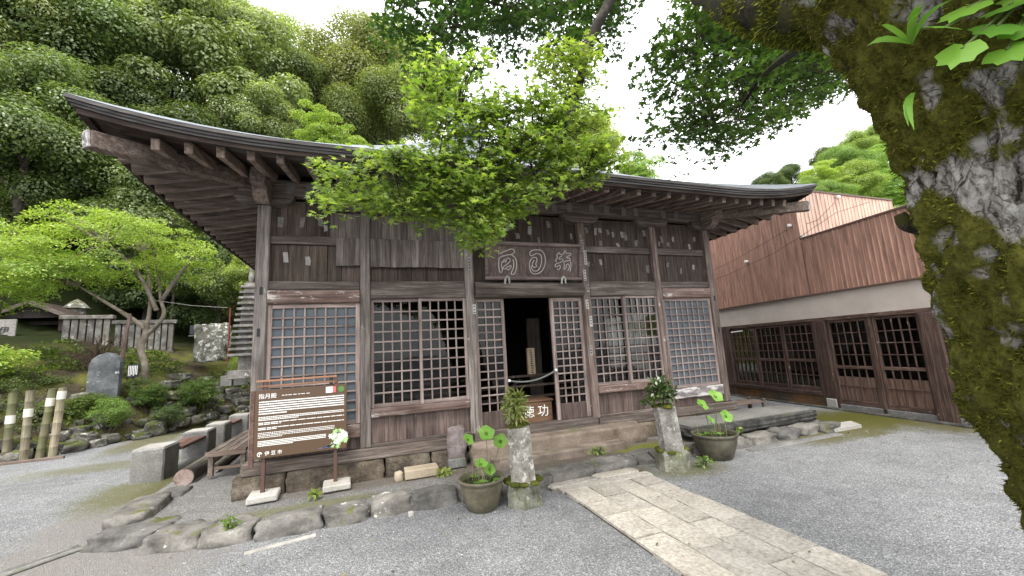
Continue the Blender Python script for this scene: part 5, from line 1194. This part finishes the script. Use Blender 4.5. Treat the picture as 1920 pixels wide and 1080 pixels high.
M_LOW = [(-2.75,2.56),(-2.71,2.8),(-2.56,2.96),(-2.34,3.03),(-2.09,3.08),(-1.7,3.13),(-1.25,3.28),(-.7,3.38),(-.2,3.31),(-.31,3.05),(-.82,2.92),(-.95,2.75),(-1.25,2.6),(-1.52,2.3),(-1.66,2.5),(-1.94,2.48),(-2.18,2.6),(-2.41,2.57),(-2.63,2.56)]
M_UP = [(-2.05,3.42),(-2.03,3.78),(-1.77,3.93),(-1.55,3.84),(-1.3,3.7),(-.95,3.74),(-.72,3.66),(-.66,3.4),(-.98,3.25),(-1.47,3.18),(-1.84,3.22)]
M_MID = [(-.92,4.16),(-.39,4.39),(-.18,4.08),(-.45,3.74),(-.75,3.48),(-.89,3.78)]
M_R = [(-.64,3.5),(-.39,3.75),(-.13,3.4),(-.22,3.06),(-.56,3.13)]
om = thing('overhanging_maple', 'maple branch with bright star-shaped leaves hanging before the roof', 'tree', (.28,-2.7,5.5))
def op(name, b, mat, smooth=True, par=None): return part(name, b, mat, par or om, smooth)
YB = -2.7; g = np.random.default_rng(8)
br = dict(limb=([(.9,6.4),(.28,5.5),(.02,5.04),(-.25,4.54),(-.42,4.03),(-.6,3.64),(-.76,3.38)],[.07,.06,.054,.048,.042,.038,.034]),
  side=([(-.62,3.6),(-.72,3.44),(-.95,3.31),(-1.19,3.17),(-1.48,3.08),(-1.67,2.99),(-1.85,2.93),(-2.18,2.93),(-2.45,2.9)],[.035,.03,.027,.024,.018,.014,.011,.008,.004]),
  up=([(-1.16,3.18),(-1.28,3.33),(-1.42,3.46),(-1.65,3.48),(-1.83,3.57),(-1.94,3.65)],[.018,.016,.013,.01,.007,.004]), down=([(-1.19,3.17),(-1.25,2.96),(-1.41,2.71),(-1.5,2.4)],[.016,.012,.008,.004]),
  r=([(-1.0,3.28),(-.95,3.04),(-.8,2.9),(-.5,3.0)],[.013,.01,.007,.004]), tw=([(-.42,4.03),(-.55,4.1),(-.7,4.2)],[.015,.01,.005]))
for k, (pts, rr) in br.items(): op('limb' if k == 'limb' else 'branch', MB().tube([(x, YB+.12*math.sin(i*1.3+len(k)), z) for i, (x, z) in enumerate(pts)], rr, 9, True, 4, .25), M_TWIG if k != 'limb' else stone_mat('maple_limb_bark', (.016,.013,.01), (.04,.034,.027), (.13,.115,.095), 6, bump=.8))
anchors = [Vector((x, YB, z)) for k, (pts, rr) in br.items() if k != 'limb' for x, z in pts]
def twigs(C, anchors, mat, parent, r=.004, every=1):
    b = MB()
    for c in C[::every]:
        c = Vector(c); a = min(anchors, key=lambda q: (q-c).length); m_ = a.lerp(c,.5)+Vector((random.uniform(-.05,.05),random.uniform(-.05,.05),.04)); b.tube([a,m_,c], [r*1.6,r*1.1,r*.5], 4, False)
    o = part('twigs', b, mat, parent); o['kind'] = 'stuff'
Cl = np.concatenate([sprays(M_LOW,YB,.18,370,g), sprays(M_UP,YB,.17,185,g)]); Cm = np.concatenate([sprays(M_MID,YB,.14,72,g), sprays(M_R,YB,.14,40,g)])
twigs(np.concatenate([Cl,Cm]), anchors+[Vector((-.42,YB,4.03)),Vector((-.5,YB,3.8))], M_TWIG, om)
o_ = np.array(wloc(om))
for C, per in ((Cl,27),(Cm,24)):
    V = spray_leaves(C, per, .13, .044, MAPLE, g, .35, .35, .9)-o_; lf = link('foliage', np_mesh('maple_foliage', V, len(MAPLE), LM['near']), om); lf['kind'] = 'stuff'
# ---- shaded canopy overhead (top centre)
C_TOP = [(-2.31,5.68),(-2.18,6.33),(-.91,6.89),(.83,7.44),(1.81,7.34),(1.48,6.28),(1.13,5.84),(.39,5.6),(-.2,5.64),(-.81,5.8),(-1.05,5.35),(-1.25,5.0),(-1.68,5.25),(-1.94,5.25),(-2.19,5.42)]
ct = thing('canopy_branch', 'dark leafy branch crossing the top centre of the sky', 'tree', (.8,-1.2,7.0)); part('branch', MB().tube([(2.2,-1.6,8.0),(1.2,-1.3,7.0),(.3,-1.2,6.4),(-.6,-1.2,6.0),(-1.5,-1.1,5.7)], [.08,.06,.045,.03,.01], 8), M_TWIG, ct)
part('branch', MB().tube([(.3,-1.2,6.4),(-.2,-1.2,6.2),(-1.1,-1.2,6.2),(-1.9,-1.1,6.0)], [.03,.025,.015,.006], 6), M_TWIG, ct); part('branch', MB().tube([(1.2,-1.3,7.0),(1.0,-1.2,6.4),(.8,-1.2,5.9)], [.03,.02,.008], 6), M_TWIG, ct)
C = sprays(C_TOP,-1.2,.35,300,g); twigs(C, [Vector((x,-1.2,z)) for x, z in ((.3,6.4),(-.6,6.0),(-1.5,5.7),(-1.1,6.2),(1.0,6.4),(.8,5.9),(1.2,7.),(-1.9,6.))], M_TWIG, ct, .005)
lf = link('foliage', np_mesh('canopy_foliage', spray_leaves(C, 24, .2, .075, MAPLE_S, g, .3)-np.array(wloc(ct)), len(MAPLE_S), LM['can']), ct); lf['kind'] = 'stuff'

# ================================================================== MOSSY TREE (right, near)
mt = thing('mossy_tree', 'huge leaning moss-covered tree trunk at the right edge', 'tree', (.42,-5.08,GZ))
TC = [(-.3,.5,-5.06,.62),(0.,.46,-5.07,.5),(.41,.42,-5.16,.4),(.68,.36,-5.18,.395),(.865,.28,-5.175,.4),(1.095,.18,-5.17,.41),(1.46,.065,-5.185,.425),(1.685,.015,-5.2,.43),(1.91,-.015,-5.22,.43),(2.11,-.045,-5.24,.425),(2.25,-.11,-5.24,.435),(2.415,-.2,-5.25,.455),(2.58,-.27,-5.28,.5),(2.74,-.345,-5.3,.55),(2.88,-.4,-5.34,.6),(3.2,-.45,-5.4,.62),(3.8,-.3,-5.5,.5),(5.,.0,-5.6,.4),(7.,.3,-5.7,.25)]
def tc(z):
    for a, b in zip(TC[:-1], TC[1:]):
        if a[0] <= z <= b[0]: t = (z-a[0])/(b[0]-a[0]); return [a[k]+(b[k]-a[k])*t for k in (1,2,3)]
    return list(TC[-1][1:])
def tsurf(z, th):
    x, y, r = tc(z); p = Vector((x+r*math.cos(th), y+r*math.sin(th), z)); q = Vector((math.cos(th)*1.2, math.sin(th)*1.2, z*.9))
    d = .05*noise.noise(q*1.7)+.045*noise.noise(q*4.1+Vector((3,1,2)))+.034*noise.noise(q*9)+.02*noise.noise(q*21)
    return p+Vector((math.cos(th), math.sin(th), 0))*d
BARKS = [Vector(v) for v in [(-.29,-4.88,2.05),(-.44,-5.09,2.01),(-.44,-5.12,1.85),(-.43,-5.07,1.5),(-.55,-5.09,2.23),(-.67,-5.14,2.46),(-.54,-5.18,2.13),(-.39,-5.06,1.4),(-.2,-4.95,.9)]]
def mossk(p):
    n = noise.noise(p*2.3+Vector((5,2,1)))*.8+.75*noise.noise(p*7.2)+.5*noise.noise(p*19); k = .62+n*1.25
    for c in BARKS:
        d = (p-c); dd = math.sqrt((d.x**2+d.y**2)*1.6+d.z**2); k -= 1.1*math.exp(-(dd/.1)**2)
    return k
nz, nth = 210, 200; V = []; att = []; F = []
for j in range(nz+1):
    z = -.3+4.1*j/nz if j < nz else 7.
    for k in range(nth):
        p = tsurf(z, 2*math.pi*k/nth); m_ = max(0, min(1, mossk(p)*1.8)); x, y, r = tc(z)
        nrm = Vector((p.x-x, p.y-y, 0)).normalized(); rg = noise.noise(Vector((math.cos(2*math.pi*k/nth)*9, math.sin(2*math.pi*k/nth)*9, z*2.2)))*.022*(1-m_)+noise.noise(p*13)*.02*m_; V.append(p+nrm*(m_*.022+rg)-Vector(mt.location)); att.append(m_)
for j in range(nz):
    for k in range(nth): F.append((j*nth+k, j*nth+(k+1)%nth, (j+1)*nth+(k+1)%nth, (j+1)*nth+k))
me = bpy.data.meshes.new('trunk'); me.from_pydata([tuple(v) for v in V], [], F); me.polygons.foreach_set('use_smooth', [True]*len(me.polygons))
at = me.attributes.new('moss', 'FLOAT', 'POINT'); at.data.foreach_set('value', att)
m = NT('mossy_bark'); co = m.obj(False); a_ = m.n('Attribute', dict(attribute_name='moss')).outputs['Fac']
bn_ = m.math('SUBTRACT', m.noise(m.scale(co, (9,9,3.2)), 2.2, 9, .72, .6), m.math('MULTIPLY', m.ramp(m.n('TexVoronoi', dict(feature='DISTANCE_TO_EDGE'), Vector=m.n('VectorMath', dict(operation='ADD'), i0=m.scale(co, (16,16,6)), i1=m.scale(m.n('TexNoise', None, Vector=co, Scale=14.0, Detail=4.0).outputs['Color'], (1.6,1.6,1.6))), Scale=1.5).outputs['Distance'], [(0., 1.), (.14, 0.)]), .13)); b2 = m.noise(co, 38, 6, .7)
bark = m.ramp(bn_, [(.3, (.035,.028,.022)), (.4, (.2,.18,.16)), (.52, (.46,.435,.41)), (.7, (.66,.64,.61))]); bark = m.mix(.5, bark, m.ramp(b2, [(.3,.35),(.7,1.4)]), 'MULTIPLY')
mc = m.mix(m.noise(co, 3.2, 7, .7), (.05,.05,.009), (.165,.165,.027)); mc = m.mix(.7, mc, m.ramp(b2, [(.3,.25),(.7,1.9)]), 'MULTIPLY')
k_ = m.ramp(m.math('ADD', a_, m.math('MULTIPLY', m.math('SUBTRACT', b2, .5), .5)), [(.2, 0.), (.62, 1.)])
me.materials.append(m.done(m.bsdf(m.mix(k_, bark, mc), .92, m.bump(m.math('ADD', bn_, m.math('MULTIPLY', b2, .6)), 1., .04), .15))); link('trunk', me, mt)
# moss blades on the side towards the yard
g = np.random.default_rng(12); P, N = [], []; random.seed(6)
while len(P) < 170000:
    z, th = random.uniform(.2,3.3), random.uniform(R(80), R(285))
    p = tsurf(z, th); k = mossk(p)
    if k*1.8 > random.uniform(.25,.9): P.append(p); N.append((math.cos(th), math.sin(th), .1))
P = np.array([tuple(v) for v in P]); N = np.array(N); n = len(P); dirs = N*.7+g.normal(size=(n,3))*.75+np.array([0,0,-.1])
V = leaves(P+N*.006, np.cross(dirs, g.normal(size=(n,3))), dirs, g.uniform(.009,.03,n), [(0,.07,0),(.55,.1,0),(1,0,-.1),(.55,-.1,0)])-np.array(mt.location)
o = link('moss', np_mesh('moss_blades', V, 4, LM['moss']), mt); o['kind'] = 'stuff'
# limbs and the shaded crown to the left of the trunk
def lp(name, pts, rr, n=12): pts, rr = dense(pts, rr); part(name, MB().tube(pts, rr, n*2, True, 9, .3), MLB, mt, True)
MLB = stone_mat('limb_bark_with_moss', (.01,.008,.006), (.03,.025,.019), (.09,.08,.065), 8, .75, (.022,.022,.005), bump=1., speck=.7)
LIMBS = [([(-.35,-5.2,2.8),(-.2,-4.75,3.05),(-.1,-4.3,3.45),(.3,-3.6,4.4),(1.5,-2.6,5.8),(3.5,-1.6,7.2),(6.2,-1.2,7.6)],[.24,.2,.16,.13,.1,.08,.05]),([(-.1,-4.5,3.1),(.5,-4.0,3.6),(1.19,-3.69,3.96),(2.74,-2.26,5.0),(3.33,-1.43,5.16)],[.08,.06,.05,.03,.015]),([(3.5,-1.6,7.2),(3.2,-1.3,6.4),(2.8,-1.2,6.2)],[.05,.03,.01]),([(6.2,-1.2,7.6),(5.4,-1.2,6.9),(4.6,-1.2,6.2),(3.6,-1.2,5.4),(2.8,-1.2,4.9)],[.05,.05,.04,.025,.01])]
for pts, rr in LIMBS: lp('limb', pts, rr)
P, N = [], []
for pts, rr in LIMBS[:1]:
    Q, q2 = dense(pts[:4], rr[:4], 12)
    for _ in range(26000):
        i = random.randrange(len(Q)-1); t = random.random(); c = Q[i].lerp(Q[i+1], t); ax = (Q[i+1]-Q[i]).normalized(); d = Vector((random.gauss(0,1),random.gauss(0,1),random.gauss(0,1))); d = (d-ax*d.dot(ax)).normalized()
        if noise.noise((c+d*.2)*3.5) > -.15: P.append(tuple(c+d*q2[i]*.98)); N.append(tuple(d))
P, N = np.array(P), np.array(N); n = len(P); dirs = N*.7+g.normal(size=(n,3))*.7
o = link('moss', np_mesh('limb_moss', leaves(P, np.cross(dirs, g.normal(size=(n,3))), dirs, g.uniform(.015,.05,n), [(0,.07,0),(.55,.1,0),(1,0,-.1),(.55,-.1,0)])-np.array(mt.location), 4, LM['moss']), mt); o['kind'] = 'stuff'
lp('limb_stub', [(-.12,-4.86,1.9),(-.2,-4.82,1.89),(-.25,-4.8,1.91),(-.262,-4.79,1.95)], [.05,.035,.03,.02], 8)
lp('vine', [(-.6,-4.85,2.95),(-.55,-4.83,2.72),(-.5,-4.83,2.6),(-.4,-4.84,2.4)], [.012,.013,.012,.008], 6)
C_R = [(2.06,6.42),(2.52,7.03),(3.65,8.1),(5.95,9.06),(7.99,9.15),(6.94,6.72),(6.1,5.98),(5.08,5.55),(4.17,5.0),(3.21,4.5),(2.45,4.65),(1.95,4.95),(2.2,5.59)]
C = sprays(C_R,-1.2,.5,820,g); twigs(C, [Vector(v) for v in ((6.2,-1.2,7.6),(5.4,-1.2,6.9),(4.6,-1.2,6.2),(3.6,-1.2,5.4),(2.8,-1.2,4.9),(3.6,-1.2,6.6),(2.8,-1.2,6.2),(5.,-1.2,7.9),(4.,-1.2,7.4))], M_TWIG, mt, .006)
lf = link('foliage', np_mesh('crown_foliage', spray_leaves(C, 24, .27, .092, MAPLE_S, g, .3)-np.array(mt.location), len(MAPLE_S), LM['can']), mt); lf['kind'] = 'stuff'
# the vine with big lobed leaves and the strap-leaved tufts growing on the trunk
vn = thing('lobed_vine', 'large bright lobed leaves growing from the trunk at top right', 'plant', (-.6,-5.3,2.3))
BIG = star([(0,1),(14,.74),(38,.86),(52,.7),(80,.78),(104,.62),(140,.55),(165,.28),(180,.12),(-165,.28),(-140,.55),(-104,.62),(-80,.78),(-52,.7),(-38,.86),(-14,.74)])
g = np.random.default_rng(4)
for i, (c, L, az) in enumerate([((-.77,-5.27,2.36),.5*.15,2.6),((-.7,-5.29,2.3),.5*.15,3.4),((-.8,-5.25,2.24),.5*.14,3.0),((-.66,-5.31,2.36),.5*.14,2.2),((-.68,-5.29,2.23),.5*.14,3.8),((-.83,-5.24,2.31),.5*.13,2.8),((-.65,-5.31,2.29),.5*.13,4.2),((-.62,-5.33,2.4),.5*.14,3.2),((-.6,-5.34,2.32),.5*.13,4.6)]):
    c = Vector(c); nv = np.array([[-.55+g.normal()*.2,-.35+g.normal()*.2,.62+g.normal()*.15]]); dv = np.array([[math.cos(az)*.8-.3,math.sin(az)*.8-.2,-.35]])
    V = leaves(np.array([tuple(c-vn.location)]), nv, dv, [L], BIG)[0]
    b = MB(); b.v = [Vector((0,0,0))+Vector(tuple(V.mean(0)+np.array(tuple(nv[0]))*L*.06))]+[Vector(tuple(q)) for q in V]; n_ = len(V); b.f = [(0,1+k,1+(k+1)%n_) for k in range(n_)]
    me = b.data('leaf', (0,0,0), LM['big']); link('leaf', me, vn); part('stalk', MB().tube([c, c.lerp(Vector((-.45,-5.35,2.45)),.5)+Vector((0,0,.03)), Vector((-.4,-5.3,2.42))], .004, 5), M_STALK, vn)
for i, (c, l) in enumerate(zip([(-.74,-5.13,2.37),(-.72,-5.1,2.22),(-.62,-4.95,2.72)], ('upper strap-leaved tuft growing in the trunk moss','hanging strap leaves below the upper tuft on trunk','small grassy tuft where the limb leaves the trunk'))):
    t = thing('strap_leaf_tuft', l, 'plant', c); random.seed(i+3); c = Vector(c)
    for k in range(7 if i != 1 else 3):
        a = random.uniform(-1.5,1.5) if i != 1 else random.uniform(-.3,.3); L = random.uniform(.1,.18); d = Vector((-.5*math.cos(a)-.3,.7*math.sin(a),random.uniform(.3,.9) if i != 1 else -.9)).normalized()
        b = MB(); sd_ = d.cross(Vector((-.8,-.5,.2))).normalized()*.008
        pr = [c+d*L*t_+Vector((-.02*math.sin(t_*3),0,-.1*t_*t_*L*4)) for t_ in (0,.25,.5,.75,1.)]
        for q, w_ in zip(pr, (.6,1,1,.7,.05)): b.v += [q-sd_*w_, q+sd_*w_]
        b.f = [(2*q,2*q+1,2*q+3,2*q+2) for q in range(4)]; part('blade', b, LM['big'], t)

# ---- loose pebbles and fallen leaves on the yard
g = np.random.default_rng(31); n = 3200
X = np.stack([g.uniform(-6.5,5.5,n), -5.2+g.uniform(0,1,n)**.7*4.3, np.full(n, GZ)], -1); X = X[(X[:,1] < -1.25) & ~((X[:,0] > -.4) & (X[:,0] < .86) & (X[:,1] < -1.2))]
Y2 = np.stack([g.uniform(-9,-5.1,900), g.uniform(-1.0,4.5,900), np.full(900, GZ)], -1); X = np.concatenate([X, Y2]); n = len(X)
oc = np.array([[1,0,0],[0,1,0],[-1,0,0],[0,-1,0],[0,0,1.],[0,0,-1]]); fc = [(0,1,4),(1,2,4),(2,3,4),(3,0,4)]
sz = g.uniform(.004,.013,n)[:,None]*g.uniform(.7,1.4,(n,3))*np.array([1,1,.55]); ang = g.uniform(0,6.28,n); ca, sa = np.cos(ang), np.sin(ang); T = []
for f in fc:
    for_ = []
    for i in f:
        q = oc[i]*sz+g.normal(size=(n,3))*.0008; for_.append(np.stack([q[:,0]*ca-q[:,1]*sa, q[:,0]*sa+q[:,1]*ca, q[:,2]], -1)+X+np.array([0,0,.002]))
    T.append(np.stack(for_, 1))
m = NT('pebble_mix'); M_PEB = m.done(m.bsdf(m.ramp(m.noise(m.obj(False), 45, 2, .5), [(.3, (.1,.1,.105)), (.5, (.22,.22,.225)), (.68, (.42,.42,.41))]), .8))
tag(link('loose_pebbles', np_mesh('loose_pebbles', np.concatenate(T), 3, M_PEB)), 'loose pebbles scattered over the gravel yard', 'pebbles', kind='stuff')
n = 420; C = np.stack([g.uniform(-6.5,6.5,n), g.uniform(-4.8,-1.1,n), np.full(n, GZ+.012)], -1); k = n//3; C[:k,0] = g.uniform(3.5,6.6,k); C[:k,1] = g.uniform(-1.9,-.6,k)
C[(C[:,0] > -.4) & (C[:,0] < .86), 2] = GZ+.04
m = leaf_mat('fallen_leaf', (.07,.045,.02), (.17,.12,.04), (.3,.27,.08), .1, .2)
tag(link('fallen_leaves', np_mesh('fallen_leaves', leaves(C, g.normal(size=(n,3))*.25+np.array([0,0,1.]), g.normal(size=(n,3)), g.uniform(.018,.04,n), QUAD), 4, m)), 'small dry leaves fallen on gravel and moss', 'leaves', kind='stuff')
